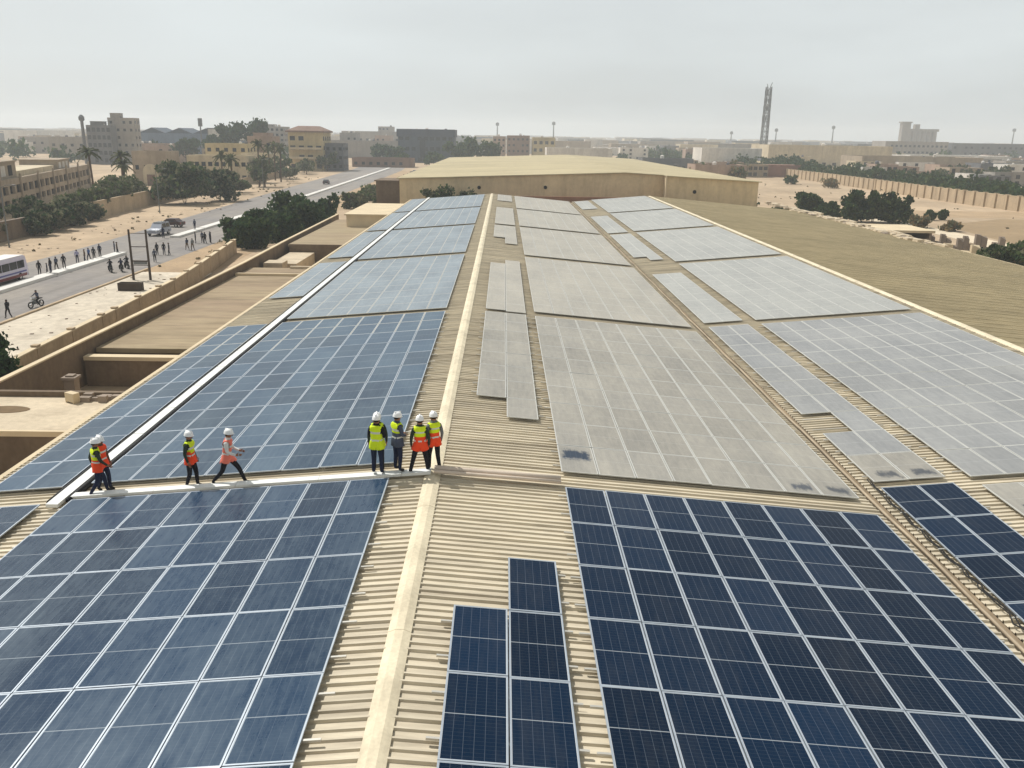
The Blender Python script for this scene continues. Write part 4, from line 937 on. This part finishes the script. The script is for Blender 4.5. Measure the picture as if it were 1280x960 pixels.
for i in range(950):
    y = rr.uniform(820, 3000); x = rr.uniform(-.72, .72)*y; w, h = rr.uniform(8, 32), rr.uniform(4, 12)+y*.003
    b.box(x-w, x+w, y, y+rr.uniform(10, 30), GZ-.5, GZ+h, rr.randrange(6))
tag(b.build("distant_town", [grey, dgrey, tan, dgrey, white, cream]), "hazy far town merging into one low band along the horizon", "town", kind='stuff')
for i in range(36):
    y = rr.uniform(330, 560); x = rr.uniform(.47, .62)*y; tree("tree", "olive tree among the small houses behind the tree belt", x, y, rr.uniform(4, 7), rr.uniform(2.5, 4), 400+i, ('leaf_dark', 'leaf_dust'), 260, .7, .2, group="trees among the houses behind the tree belt")
for i in range(9):
    y = rr.uniform(330, 420); x = rr.uniform(.22, .285)*y; tree("tree", "dusty tree right of the tan hall among brown houses", x, y, rr.uniform(4.5, 7.5), rr.uniform(3, 5), 430+i, ('leaf_dry', 'leaf_dust', 'leaf_mid'), 330, .7, .2, group="dusty trees right of the tan hall")
b = MB()
for i in range(620):
    y = rr.uniform(420, 2400); x = (rr.uniform(-.68, -.24) if i % 3 == 0 else rr.uniform(.06, .72))*y
    if i % 3 and y < 560: y += 160
    s = 1+y/900; h = rr.uniform(4, 9)
    leaves(b, (x, y, GZ+h*.55), (rr.uniform(3, 8), 5, h*.6), 60, .9*s, rr, (0, 0, 1))
tag(b.build("distant_trees", [M['leaf_dark'], M['leaf_mid']]), "distant dark trees scattered through the hazy town as one mass", "trees", kind='stuff')

# ------------------------------------------------------------------ people
M['skin'] = mat('skin', (142, 98, 72), .6, 0, spec=.4); M['hair'] = mat('hair', (24, 20, 18), .8, 0)
M['hat'] = mat('helmet', (238, 238, 236), .35, .03, 2, spec=.5); M['shoe'] = mat('shoe', (32, 28, 26), .7, 0)
def cloth(n, rgb):
    if n not in M: M[n] = mat(n, rgb, .85, .14, 5.0, spec=.1, objspace=True)
    return M[n]
M['hv_yellow'] = mat('hv_yellow', (214, 236, 30), .7, .07, 4, objspace=True); M['hv_orange'] = mat('hv_orange', (240, 74, 30), .7, .08, 4, objspace=True)
M['hv_pink'] = mat('hv_coral', (236, 124, 104), .7, .08, 4, objspace=True); M['hv_tape'] = mat('hv_tape', (206, 208, 200), .4, 0, spec=.6)
BASE = dict(pelvis=(0, 0, .95), waist=(0, 0, 1.10), chest=(0, .0, 1.30), collar=(0, -.01, 1.43), neck=(0, .005, 1.51), head=(0, .02, 1.60), crown=(0, .02, 1.70),
            shL=(-.175, -.01, 1.40), elL=(-.245, -.03, 1.13), wrL=(-.25, .05, .90), haL=(-.245, .08, .82), shR=(.175, -.01, 1.40), elR=(.245, -.03, 1.13), wrR=(.25, .05, .90), haR=(.245, .08, .82),
            hiL=(-.095, 0, .90), knL=(-.11, .02, .49), anL=(-.12, -.02, .09), toL=(-.14, .13, .045), hiR=(.095, 0, .90), knR=(.11, .02, .49), anR=(.12, -.02, .09), toR=(.14, .13, .045))
RAD = dict(pelvis=(.155, .115), waist=(.145, .105), chest=(.165, .115), collar=(.12, .085), neck=(.055, .055), head=(.078, .092), crown=(.072, .085), sh=(.062, .062), el=(.046, .046), wr=(.032, .028), ha=(.036, .022), hi=(.092, .092), kn=(.062, .062), an=(.043, .046), to=(.042, .034))
SEG = [('pelvis', 'waist', 1), ('waist', 'chest', 2), ('chest', 'collar', 2), ('collar', 'neck', 0), ('neck', 'head', 0), ('head', 'crown', 0)]
for s_ in 'LR': SEG += [('collar', 'sh'+s_, 2), ('sh'+s_, 'el'+s_, 2), ('el'+s_, 'wr'+s_, 2), ('wr'+s_, 'ha'+s_, 0), ('pelvis', 'hi'+s_, 1), ('hi'+s_, 'kn'+s_, 1), ('kn'+s_, 'an'+s_, 1), ('an'+s_, 'to'+s_, 3)]
def figure(pose, shirt, trousers, fingers=True, sub=2, stout=1.0):
    J = dict(BASE); J.update(pose); names = list(J); idx = {n: i for i, n in enumerate(names)}
    me = bpy.data.meshes.new("figure"); me.from_pydata([J[n] for n in names], [(idx[a], idx[b]) for a, b, _ in SEG], [])
    ob = bpy.data.objects.new("figure", me); COL.objects.link(ob)
    sk = ob.modifiers.new("skin", 'SKIN'); sk.use_smooth_shade = True; sk.branch_smoothing = .6
    su = ob.modifiers.new("sub", 'SUBSURF'); su.levels = su.render_levels = sub
    for n in names:
        d = me.skin_vertices[0].data[idx[n]]; r = RAD[n] if n in RAD else RAD[n[:2]]
        k = stout if n in ('pelvis', 'waist', 'chest', 'hiL', 'hiR') else 1
        d.radius = (r[0]*k*1.12, r[1]*k*1.12); d.use_root = (n == 'pelvis')
    dg = bpy.context.evaluated_depsgraph_get(); nm = bpy.data.meshes.new_from_object(ob.evaluated_get(dg))
    bpy.data.objects.remove(ob); bpy.data.meshes.remove(me)
    b = MB(); b.v = [tuple(v.co) for v in nm.vertices]
    seg = [(Vector(J[a]), Vector(J[c]), m, a, c) for a, c, m in SEG]; torso = []
    for pl in nm.polygons:
        c = pl.center; best = None
        for a, e, m, na, nb_ in seg:
            d = e-a; t = max(0, min(1, (c-a).dot(d)/d.length_squared)); q = (c-(a+d*t)).length
            q -= .06 if na in ('pelvis', 'waist', 'chest') else 0
            if best is None or q < best[0]: best = (q, m, na, nb_, t)
        m = best[1]
        if m == 1 and c.z > J['waist'][2]-.05: m = 2
        b.f.append(tuple(pl.vertices)); b.mi.append(m)
        if best[2] in ('pelvis', 'waist', 'chest', 'collar') and best[3] not in ('neck',) and J['pelvis'][2]-.16 < c.z < J['neck'][2]-.03 and not (best[3][:2] == 'sh' and best[4] > .9): torso.append((tuple(pl.vertices), c.z))
        elif best[2][:2] == 'hi' and c.z > J['pelvis'][2]-.13: torso.append((tuple(pl.vertices), c.z))
    nrm = [v.normal.copy() for v in nm.vertices]
    h = Vector(J['head']); f = Vector((0, 1, 0))
    b.tube([h+Vector((0, .085, .015)), h+Vector((0, .115, -.012))], [.012, .017], 6, 0)             # nose
    for sx in (-1, 1):
        b.tube([h+Vector((sx*.082, -.005, 0)), h+Vector((sx*.098, -.012, .01))], [.026, .02], 6, 0)  # ears
        b.tube([h+Vector((sx*.033, .082, .03)), h+Vector((sx*.033, .094, .03))], [.012, .008], 6, 3)
    b.tube([h+Vector((-.026, .088, -.045)), h+Vector((.026, .088, -.045))], .006, 5, 3)
    if fingers:
        for s_, sg in (('L', -1), ('R', 1)):
            w, k = Vector(J['wr'+s_]), Vector(J['ha'+s_]); d = (k-w).normalized(); sd = Vector((0, 1, 0)) if abs(d.y) < .7 else Vector((0, 0, 1)); sd = (sd-d*sd.dot(d)).normalized(); nn = d.cross(sd)
            for i, L in enumerate((.075, .085, .08, .062)):
                p = k+d*.012+sd*(.027-.018*i); b.tube([p, p+d*L*.5+nn*.006*sg, p+d*L*.92-nn*.012*sg], [.0095, .0088, .007], 6, 0)
            p = w.lerp(k, .45)+sd*.026; b.tube([p, p+sd*.028+d*.025, p+sd*.03+d*.062], [.012, .011, .008], 6, 0)
    me2 = b.mesh("person", [M['skin'], trousers, shirt, M['shoe']]); me2.polygons.foreach_set('use_smooth', [True]*len(me2.polygons))
    return me2, J, b.v, nrm, torso, nm
def person(label, loc, rz, pose={}, shirt='c_grey', trousers='c_black', vest=None, hat=True, group=None, scale=1.0, stout=1.0, tilt=0):
    me, J, vs, nrm, torso, nm = figure(pose, M[shirt], M[trousers], True, 2, stout)
    o = inst("person", me, None, loc, (0, 0, rz)); o.scale = (scale,)*3
    tag(o, label, "person", group)
    if vest:
        top, low = vest; use = sorted({i for f, z in torso for i in f}); mp_ = {v: k for k, v in enumerate(use)}
        b = MB(); zc = J['waist'][2]
        for v in use:
            p = Vector(vs[v]); n = nrm[v]; ex = .020+max(0, zc-.02-p.z)*.10
            b.v.append(tuple(p+Vector((n.x, n.y, n.z*.3))*ex))
        for f, z in torso:
            b.f.append(tuple(mp_[i] for i in f))
            band = abs(z-(zc-.02)) < .025 or abs(z-(zc+.20)) < .022
            b.mi.append(2 if band else (0 if z > zc+.07 else 1))
        w = b.build("safety_vest", [M[top], M[low], M['hv_tape']], o, smooth=True)
        so = w.modifiers.new("thick", 'SOLIDIFY'); so.thickness = .008; so.offset = 1
    bpy.data.meshes.remove(nm)
    hd = Vector(J['head'])
    if hat:
        b = MB(); b.lathe([(.128, 0), (.130, .012), (.124, .022), (.121, .05), (.108, .095), (.080, .128), (.04, .146), (.004, .150)], n=18, sx=.93, sy=1.08)
        b.lathe([(.085, .0), (.10, .006), (.085, .014)], (0, .072, 0), 14, sx=.95, sy=.9)
        b.bar((0, -.10, .105), (0, .10, .105), .03, .1)
        hh = b.build("hard_hat", M['hat'], o, smooth=True); hh.location = hd+Vector((0, 0, .045)); hh.rotation_euler = (R(-6), 0, 0)
    b = MB(); b.lathe([(.079, 0), (.093, .03), (.094, .085), (.06, .12)], n=12, sx=.9, sy=1.02); hr = b.build("hair", M['hair'], o, smooth=True); hr.location = hd+Vector((0, -.016, -.01))
    return o
for n_, c_ in dict(c_black=(34, 34, 40), c_navy=(38, 44, 66), c_grey=(112, 116, 118), c_white=(216, 214, 208), c_dgreen=(52, 62, 52), c_slate=(76, 82, 98), c_brown=(98, 80, 64), c_red=(150, 46, 42), c_blue=(70, 92, 134), c_lilac=(150, 148, 176)).items(): cloth(n_, c_)
def rz_to(dx, dy): return math.atan2(-dx, dy)      # turns local +y to point along (dx, dy)
ARMS_FRONT = dict(elL=(-.24, .02, 1.14), wrL=(-.12, .20, 1.10), haL=(-.05, .24, 1.10), elR=(.24, .02, 1.14), wrR=(.12, .20, 1.08), haR=(.06, .25, 1.06))
WIDE = dict(hiL=(-.1, 0, .89), knL=(-.2, .02, .48), anL=(-.30, -.02, .09), toL=(-.34, .12, .045), hiR=(.1, 0, .89), knR=(.17, .03, .48), anR=(.22, .04, .09), toR=(.26, .18, .045), pelvis=(0, 0, .93))
WALK = dict(pelvis=(0, 0, .92), hiL=(-.09, .01, .88), knL=(-.1, .17, .50), anL=(-.1, .22, .09), toL=(-.11, .38, .06), hiR=(.09, -.01, .88), knR=(.1, -.06, .48), anR=(.1, -.30, .14), toR=(.1, -.19, .045),
            elL=(-.23, -.12, 1.14), wrL=(-.22, -.06, .90), haL=(-.22, -.03, .82), elR=(.23, .06, 1.14), wrR=(.22, .22, .97), haR=(.22, .29, .92))
STRIDE = dict(pelvis=(0, 0, .88), waist=(0, .02, 1.04), hiL=(-.09, .02, .85), knL=(-.1, .28, .52), anL=(-.1, .44, .09), toL=(-.11, .60, .05), hiR=(.09, -.02, .85), knR=(.1, -.14, .47), anR=(.1, -.44, .15), toR=(.1, -.33, .045),
              chest=(0, .04, 1.25), collar=(0, .05, 1.38), neck=(0, .07, 1.46), head=(0, .10, 1.55), crown=(0, .10, 1.65), shL=(-.175, .05, 1.35), shR=(.175, .05, 1.35),
              elL=(-.22, .10, 1.10), wrL=(-.17, .32, 1.02), haL=(-.15, .40, 1.01), elR=(.22, .08, 1.10), wrR=(.18, .30, 1.0), haR=(.16, .38, 1.0))
SLOW = dict(knL=(-.11, .09, .49), anL=(-.11, .10, .09), toL=(-.13, .25, .045), knR=(.11, 0, .48), anR=(.11, -.14, .1), toR=(.12, 0, .045))
GR = "workers on the roof"
def rp(x, y, on_tray=False): return (x, y, zroof(x)+(.021 if on_tray else RZ+.04))
person("worker in all yellow vest at left of the standing group, seen from behind", rp(-1.60, 22.86, True), rz_to(.15, 1), dict(ARMS_FRONT), 'c_black', 'c_navy', ('hv_yellow', 'hv_yellow'), group=GR, scale=1.01, stout=1.12)
person("worker in yellow vest mostly hidden behind the all yellow one at the group's left", rp(-1.66, 23.42), rz_to(-.2, 1), {}, 'c_dgreen', 'c_black', ('hv_yellow', 'hv_yellow'), group=GR, scale=1.04)
person("worker in short yellow vest and dark trousers, second from left in the standing group", rp(-1.02, 22.95, True), rz_to(.8, .7), dict(ARMS_FRONT), 'c_slate', 'c_navy', ('hv_yellow', 'c_slate'), group=GR, scale=1.02)
person("worker in yellow and orange vest with legs apart in the middle of the standing group", rp(-.36, 22.93), rz_to(-.1, 1), dict(WIDE), 'c_dgreen', 'c_black', ('hv_yellow', 'hv_orange'), group=GR, scale=1.03)
person("worker in yellow and orange vest standing by the ridge cap, rightmost of the group", rp(.02, 23.2), rz_to(-.5, .9), dict(SLOW), 'c_grey', 'c_black', ('hv_yellow', 'hv_orange'), group=GR, scale=1.03)
person("worker in yellow and red vest walking slowly right, left one of the two walkers", rp(-7.13, 23.16), rz_to(.9, -.1), dict(SLOW), 'c_dgreen', 'c_black', ('hv_yellow', 'hv_orange'), group=GR)
person("worker in coral vest over pale shirt striding right, right one of the two walkers", rp(-6.05, 23.16), rz_to(1, .05), dict(STRIDE), 'c_white', 'c_black', ('hv_pink', 'hv_pink'), group=GR, scale=1.02)
person("worker in yellow and red vest beside the white tray at the far left", rp(-9.84, 23.08), rz_to(.75, .6), dict(WALK), 'c_dgreen', 'c_navy', ('hv_yellow', 'hv_orange'), group=GR)
person("worker in plain orange vest close behind the far left worker by the cable tray", rp(-9.86, 23.42), rz_to(.9, -.3), dict(SLOW), 'c_brown', 'c_navy', ('hv_orange', 'hv_orange'), group=GR, scale=.98)

# people in the street: a few figures, copied
def street_figure(pose, shirt, trousers):
    me, J, vs, nrm, torso, nm = figure(pose, M[shirt], M[trousers], False, 1); bpy.data.meshes.remove(nm)
    b = MB(); b.v = []; return me, J
SIT = dict(pelvis=(0, 0, .80), waist=(0, .03, .95), chest=(0, .08, 1.15), collar=(0, .1, 1.28), neck=(0, .13, 1.36), head=(0, .16, 1.45), crown=(0, .16, 1.55), shL=(-.175, .1, 1.25), elL=(-.26, .26, 1.08), wrL=(-.28, .46, 1.02), haL=(-.28, .53, 1.0), shR=(.175, .1, 1.25), elR=(.26, .26, 1.08), wrR=(.28, .46, 1.02), haR=(.28, .53, 1.0),
           hiL=(-.1, .02, .78), knL=(-.2, .38, .68), anL=(-.2, .22, .30), toL=(-.2, .38, .27), hiR=(.1, .02, .78), knR=(.2, .38, .68), anR=(.2, .22, .30), toR=(.2, .38, .27))
FIG = {}
def street_person(label, x, y, rz, kind, shirt, trousers, group, z=GZ+.013, scale=1.0):
    k = (kind, shirt, trousers)
    if k not in FIG: FIG[k] = street_figure(dict(stand={}, walk=WALK, wide=SLOW, sit=SIT)[kind], shirt, trousers)
    me, J = FIG[k]; o = inst("person", me, None, (x, y, z), (0, 0, rz)); o.scale = (scale,)*3; tag(o, label, "person", group)
    b = MB(); b.lathe([(.082, 0), (.098, .03), (.098, .085), (.06, .125)], n=10, sx=.92, sy=1.02); h = b.build("hair", M['hair'], o); h.location = Vector(J['head'])+Vector((0, -.014, -.012)); return o
G = "people along the median strip"
for i, (x, y, rz, k, s1, t1, w) in enumerate(((-50.3, 95.2, .2, 'stand', 'c_black', 'c_black', "person in black nearest the bus on the far side of the median"), (-49.9, 96.1, 2, 'wide', 'c_navy', 'c_black', "short person in dark clothes second from the bus"), (-48.9, 95.0, 1.5, 'stand', 'c_black', 'c_navy', "person in black standing on the median third from the bus"),
        (-50.0, 98.4, 1, 'walk', 'c_slate', 'c_black', "person in slate shirt walking fourth from the bus"), (-49.0, 98.2, 3.6, 'stand', 'c_black', 'c_black', "person in black on the median fifth from the bus"), (-50.6, 104.6, .4, 'stand', 'c_lilac', 'c_navy', "person in pale lilac shirt in the middle of the street group"),
        (-49.9, 105.1, 2.2, 'wide', 'c_brown', 'c_navy', "person in brown shirt right of the pale lilac one"), (-50.0, 106.4, 1.2, 'walk', 'c_blue', 'c_navy', "person in blue shirt walking beyond the brown shirted one"), (-49.9, 107.5, 0, 'stand', 'c_black', 'c_black', "left of two people in black at the group's far end"),
        (-49.3, 107.9, 3, 'stand', 'c_navy', 'c_black', "right of two people in dark clothes at the group's far end"), (-49.8, 113.2, 2, 'stand', 'c_slate', 'c_navy', "left of the pair standing at the break in the median"), (-49.2, 112.6, 5, 'wide', 'c_brown', 'c_black', "right of the pair standing at the break in the median"))):
    street_person(w, x, y, rz, k, s1, t1, G, z=GZ+(.325 if -49.6 < x < -48.3 and not 110 < y < 118 else .013), scale=.97 if i != 1 else .74)
G = "people on the near carriageway"
for i, (x, y, rz, k, s1, t1, w) in enumerate(((-40.9, 72.2, 1.2, 'walk', 'c_black', 'c_black', "person in black walking alone at the left edge of the near carriageway"), (-41.7, 106.2, .5, 'stand', 'c_slate', 'c_black', "person standing right of the two dark poles nearest the kerb"), (-43.9, 112.5, 1, 'stand', 'c_black', 'c_black', "left of three people in black right of the poles"),
        (-43.1, 112.8, 4, 'stand', 'c_black', 'c_navy', "middle of three people in black right of the poles"), (-42.3, 112.5, 2, 'wide', 'c_black', 'c_black', "right of three people in black right of the poles"), (-41.9, 118.0, .9, 'walk', 'c_slate', 'c_brown', "left of two people walking on the roadside sand"), (-41.0, 117.6, .8, 'walk', 'c_grey', 'c_brown', "right of two people walking on the roadside sand"),
        (-43.4, 125.6, 2, 'stand', 'c_navy', 'c_black', "person in navy beside another, far along the near carriageway"), (-42.6, 126.2, 3, 'stand', 'c_slate', 'c_black', "person in slate shirt beside the navy one far along the road"), (-41.9, 125.3, 1, 'wide', 'c_black', 'c_black', "left person of the dark cluster before the bushes"), (-41.2, 125.7, 5, 'stand', 'c_black', 'c_black', "right person of the dark cluster before the bushes"),
        (-41.5, 126.3, 5.4, 'stand', 'c_navy', 'c_black', "person at the back of the dark cluster before the bushes"), (-43.6, 146.0, 2, 'stand', 'c_slate', 'c_navy', "person standing alone left of the roadside bushes"))):
    street_person(w, x, y, rz, k, s1, t1, G, scale=.98)
street_person("person standing on the median beyond the dark cluster", -48.9, 141.0, 1, 'stand', 'c_slate', 'c_navy', None, z=GZ+.325)
street_person("person in navy standing beside the silver jeep", -50.3, 131.2, 1, 'stand', 'c_navy', 'c_navy', None)

# ------------------------------------------------------------------ vehicles
M['tyre'] = mat('tyre', (28, 28, 28), .9, 0); M['chrome'] = mat('chrome', (190, 190, 192), .25, 0, metal=.9); M['lampw'] = mat('lamp_glass', (226, 226, 220), .2, 0, spec=.6); M['lampr'] = mat('lamp_red', (160, 24, 20), .25, 0, spec=.6)
def paint(n, rgb):
    if n not in M: M[n] = mat(n, rgb, .35, .05, 1.0, spec=.5)
    return M[n]
def profile(b, pts, w0, w1, z_in, mi=0):
    """side outline (y, z) swept across, narrower above z_in"""
    n = len(pts); W_ = lambda z: w0 if z <= z_in else w0+(w1-w0)*min(1, (z-z_in)/.6)
    vs = [(-W_(z), y, z) for y, z in pts]+[(W_(z), y, z) for y, z in pts]
    b.add(vs, [tuple(range(n-1, -1, -1)), tuple(range(n, 2*n))]+[(i, (i+1) % n, n+(i+1) % n, n+i) for i in range(n)], mi)
def wheelpart(t, x, y, r, w):
    b = MB(); b.wheel((0, 0, 0), r, w); o = b.build("wheel", M['tyre'], t); o.location = (x, y, r)
    b = MB(); b.wheel((0, 0, 0), r*.58, w+.02); b.build("rim", M['chrome'], o)
# bus, facing up the road
t = thing("bus", "white and lilac bus with a dark window band cut by the left frame edge", "bus", (-51.6, 88.6, GZ+.012)); t.scale = (.86, .86, .84)
b = MB(); profile(b, [(-5.6, .42), (5.45, .42), (5.6, .8), (5.58, 1.5), (5.3, 2.9), (5.1, 3.05), (-5.4, 3.05), (-5.6, 2.85)], 1.25, 1.18, 2.6); b.build("body", [paint('bus_lilac', (206, 200, 214))], t)
b = MB(); b.box(-1.16, 1.16, -5.3, 5.0, 3.051, 3.12); b.box(-.5, .5, -2, 1, 3.12, 3.28); b.build("roof", paint('bus_white', (236, 230, 222)), t)
for k in range(6):
    for sx in (-1, 1):
        b = MB(); b.box(sx*1.262-.02, sx*1.262+.02, -5.1+k*1.68, -3.58+k*1.68, 1.55, 2.5); b.build("window", M['glass'], t)
b = MB(); b.add([(-1.1, 5.60, 1.45), (1.1, 5.60, 1.45), (1.08, 5.36, 2.75), (-1.08, 5.36, 2.75), (-1.1, 5.55, 1.45), (1.1, 5.55, 1.45), (1.08, 5.3, 2.75), (-1.08, 5.3, 2.75)], ((0,1,2,3),(0,4,5,1),(1,5,6,2),(2,6,7,3),(3,7,4,0))); b.build("windscreen", M['glass'], t)
b = MB(); b.box(1.252, 1.275, -5.2, 5.2, .45, .8); b.build("skirt", paint('bus_red', (120, 44, 44)), t)
b = MB(); b.box(1.25, 1.27, -5.2, 5.2, .98, 1.18); b.build("stripe", paint('bus_stripe', (70, 74, 140)), t)
for sx in (-1, 1):
    for y in (-3.6, 3.7): wheelpart(t, sx*1.12, y, .48, .28)
    b = MB(); b.lathe([(.14, 0), (.12, .05)], n=10); o = b.build("headlight", M['lampw'], t); o.location = (sx*.9, 5.59, .85); o.rotation_euler = (R(-90), 0, 0)
b = MB(); b.box(-1.2, 1.2, 5.58, 5.72, .4, .68); b.build("bumper", M['steel'], t)
def car(name, label, cat, loc, rz, body, pts, roof, w, wb, r, winz, group=None, rack=False):
    t = thing(name, label, cat, loc, rz, group); b = MB(); profile(b, pts, w, w*.93, winz); b.build("body", body, t)
    b = MB(); profile(b, roof, w*.92, w*.78, winz+.02); b.build("cabin", body, t)
    ys = [p[0] for p in roof]; y0, y1 = min(ys), max(ys); z0, z1 = winz+.06, max(p[1] for p in roof)-.1; top = [p[0] for p in roof if p[1] > z1]
    for sx in (-1, 1):
        for k in range(2):
            ya = min(top)+.08+(max(top)-min(top))*k*.5; yb = min(top)-.08+(max(top)-min(top))*(k*.5+.5)+.1
            b = MB(); b.add([(sx*w*.925, ya, z0), (sx*w*.925, yb, z0), (sx*w*.80, yb-.06, z1), (sx*w*.80, ya+.02, z1), (sx*w*.88, ya, z0), (sx*w*.88, yb, z0), (sx*w*.74, yb-.06, z1), (sx*w*.74, ya+.02, z1)], ((0,1,2,3),(7,6,5,4),(0,4,5,1),(1,5,6,2),(2,6,7,3),(3,7,4,0))); b.build("window", M['glass'], t)
        for y in wb: wheelpart(t, sx*(w-.1), y, r, .22)
        b = MB(); b.box(sx*w*.72-.16, sx*w*.72+.16, max(p[0] for p in pts)-.03, max(p[0] for p in pts)+.025, winz-.32, winz-.16); b.build("headlight", M['lampw'], t)
        b = MB(); b.box(sx*w*.8-.1, sx*w*.8+.1, min(p[0] for p in pts)-.025, min(p[0] for p in pts)+.03, winz-.3, winz-.1); b.build("tail_light", M['lampr'], t)
    for yy, nme in ((max(ys), "windscreen"), (min(ys), "rear_window")):
        tt = max(top) if nme == "windscreen" else min(top); e = .03 if nme == "windscreen" else -.03
        b = MB(); b.add([(-w*.84, yy-(yy-tt)*.12+e, z0), (w*.84, yy-(yy-tt)*.12+e, z0), (w*.74, tt+e, z1), (-w*.74, tt+e, z1), (-w*.84, yy-(yy-tt)*.12-e, z0), (w*.84, yy-(yy-tt)*.12-e, z0), (w*.74, tt-e, z1), (-w*.74, tt-e, z1)], ((0,1,2,3),(7,6,5,4),(0,4,5,1),(1,5,6,2),(2,6,7,3),(3,7,4,0))); b.build(nme, M['glass'], t)
    if rack: b = MB(); b.box(-.62, .62, -1.5, .4, max(p[1] for p in roof)+.005, max(p[1] for p in roof)+.09); b.build("roof_rack", M['steel'], t)
    return t
car("jeep", "silver jeep with a dark rear parked on the road beyond the street crowd", "jeep", (-52.6, 135.4, GZ+.012), R(176), paint('silver', (150, 154, 164)), [(-2.3, .45), (2.3, .45), (2.32, .95), (1.0, 1.12), (-2.3, 1.12)], [(-2.28, 1.12), (1.05, 1.12), (.35, 1.9), (-2.1, 1.9)], .95, (-1.4, 1.45), .38, 1.12, rack=True)
car("car", "dark car standing on the sand behind the silver jeep", "car", (-55.2, 147.5, GZ+.012), R(80), paint('darkred', (66, 42, 40)), [(-2.1, .38), (2.1, .38), (2.15, .8), (1.0, .95), (-2.1, .95)], [(-1.7, .95), (1.1, .95), (.4, 1.45), (-1.1, 1.45)], .88, (-1.3, 1.3), .33, .95)
car("car", "dark car far up the road near the median line", "car", (-56.0, 283, GZ+.012), R(4), paint('darkcar', (48, 48, 52)), [(-2.1, .38), (2.1, .38), (2.15, .8), (1.0, .95), (-2.1, .95)], [(-1.7, .95), (1.1, .95), (.4, 1.45), (-1.1, 1.45)], .88, (-1.3, 1.3), .33, .95)
for i, (x, y, c, w) in enumerate(((-36, 372, (150, 152, 158), "grey car parked by the left corner of the tan hall, nearest"), (-33, 392, (214, 212, 206), "white car parked beyond the grey one near the tan hall"), (-29, 408, (70, 76, 96), "dark blue car parked farthest in the row before the blue office"))):
    car("car", w, "car", (x, y, GZ+.02), R(70), paint(f'parked{i}', c), [(-2.1, .38), (2.1, .38), (2.15, .8), (1.0, .95), (-2.1, .95)], [(-1.7, .95), (1.1, .95), (.4, 1.45), (-1.1, 1.45)], .88, (-1.3, 1.3), .33, .95, "cars parked near the tan hall")
def motorcycle(label, x, y, rz, col, group):
    t = thing("motorcycle", label, "motorcycle", (x, y, GZ+.013), rz, group)
    for yy in (-.62, .66):
        b = MB(); n = 18
        for k in range(n):
            a, c = 2*math.pi*k/n, 2*math.pi*(k+1)/n; b.bar((0, .27*math.cos(a), .27*math.sin(a)), (0, .27*math.cos(c), .27*math.sin(c)), .10, .07)
        o = b.build("wheel", M['tyre'], t); o.location = (0, yy, .30)
        b = MB(); b.wheel((0, 0, 0), .07, .13); 
        for k in range(5): a = k*1.257; b.bar((0, 0, 0), (0, .24*math.cos(a), .24*math.sin(a)), .03)
        b.build("rim", M['chrome'], o)
    b = MB(); b.tube([(0, .66, .30), (0, .42, .95)], .045, 6); b.tube([(-.33, .30, 1.0), (0, .42, .98), (.33, .30, 1.0)], .02, 6); b.build("fork", M['chrome'], t)
    b = MB(); b.tube([(0, .36, .80), (0, .1, .84), (0, -.1, .76)], [.10, .15, .09], 8); b.build("tank", paint(f'moto{col}', col), t)
    b = MB(); b.box(-.12, .12, -.72, -.06, .72, .80); b.build("seat", M['tyre'], t)
    b = MB(); b.box(-.14, .14, -.12, .3, .34, .64); b.tube([(.13, .2, .3), (.17, -.3, .28), (.18, -.8, .38)], .035, 6); b.tube([(0, .38, .78), (0, -.6, .35)], .035, 6); b.build("engine", M['steel'], t)
    b = MB(); b.lathe([(.09, 0), (.07, .06)], n=10); o = b.build("headlight", M['lampw'], t); o.location = (0, .5, .86); o.rotation_euler = (R(-90), 0, 0)
    return t
for i, (x, y, rz, c, sh, w) in enumerate(((-41.2, 77.3, 2.9, (150, 150, 150), 'c_slate', "alone on the near carriageway below the bus"), (-43.6, 98.0, .6, (40, 44, 60), 'c_black', "leftmost of the three by the two poles"), (-42.6, 98.6, .5, (120, 30, 28), 'c_navy', "in the middle of the three by the two poles"), (-43.0, 101.0, .7, (46, 46, 48), 'c_black', "rightmost of the three by the two poles"))):
    motorcycle(f"motorcycle with a rider, {w}", x, y, rz, c, "motorcycles on the near carriageway")
    street_person(f"rider sitting on the motorcycle {w}", x+math.sin(rz)*.28, y-math.cos(rz)*.28, rz, 'sit', sh, 'c_black', "motorcycle riders")

# ------------------------------------------------------------------ haze over the plain
hz = MB(); hz.box(-3600, 3600, -300, 3600, GZ-1.2, 62)
m = bpy.data.materials.new("haze"); m.use_nodes = True; m.node_tree.nodes.clear(); t = m.node_tree
v = t.nodes.new("ShaderNodeVolumePrincipled"); v.inputs['Color'].default_value = (.90, .96, 1, 1); v.inputs['Density'].default_value = HAZE; v.inputs['Anisotropy'].default_value = .2
oo = t.nodes.new("ShaderNodeOutputMaterial"); t.links.new(v.outputs[0], oo.inputs['Volume'])
tag(hz.build("haze", m), None, None, kind='stuff')
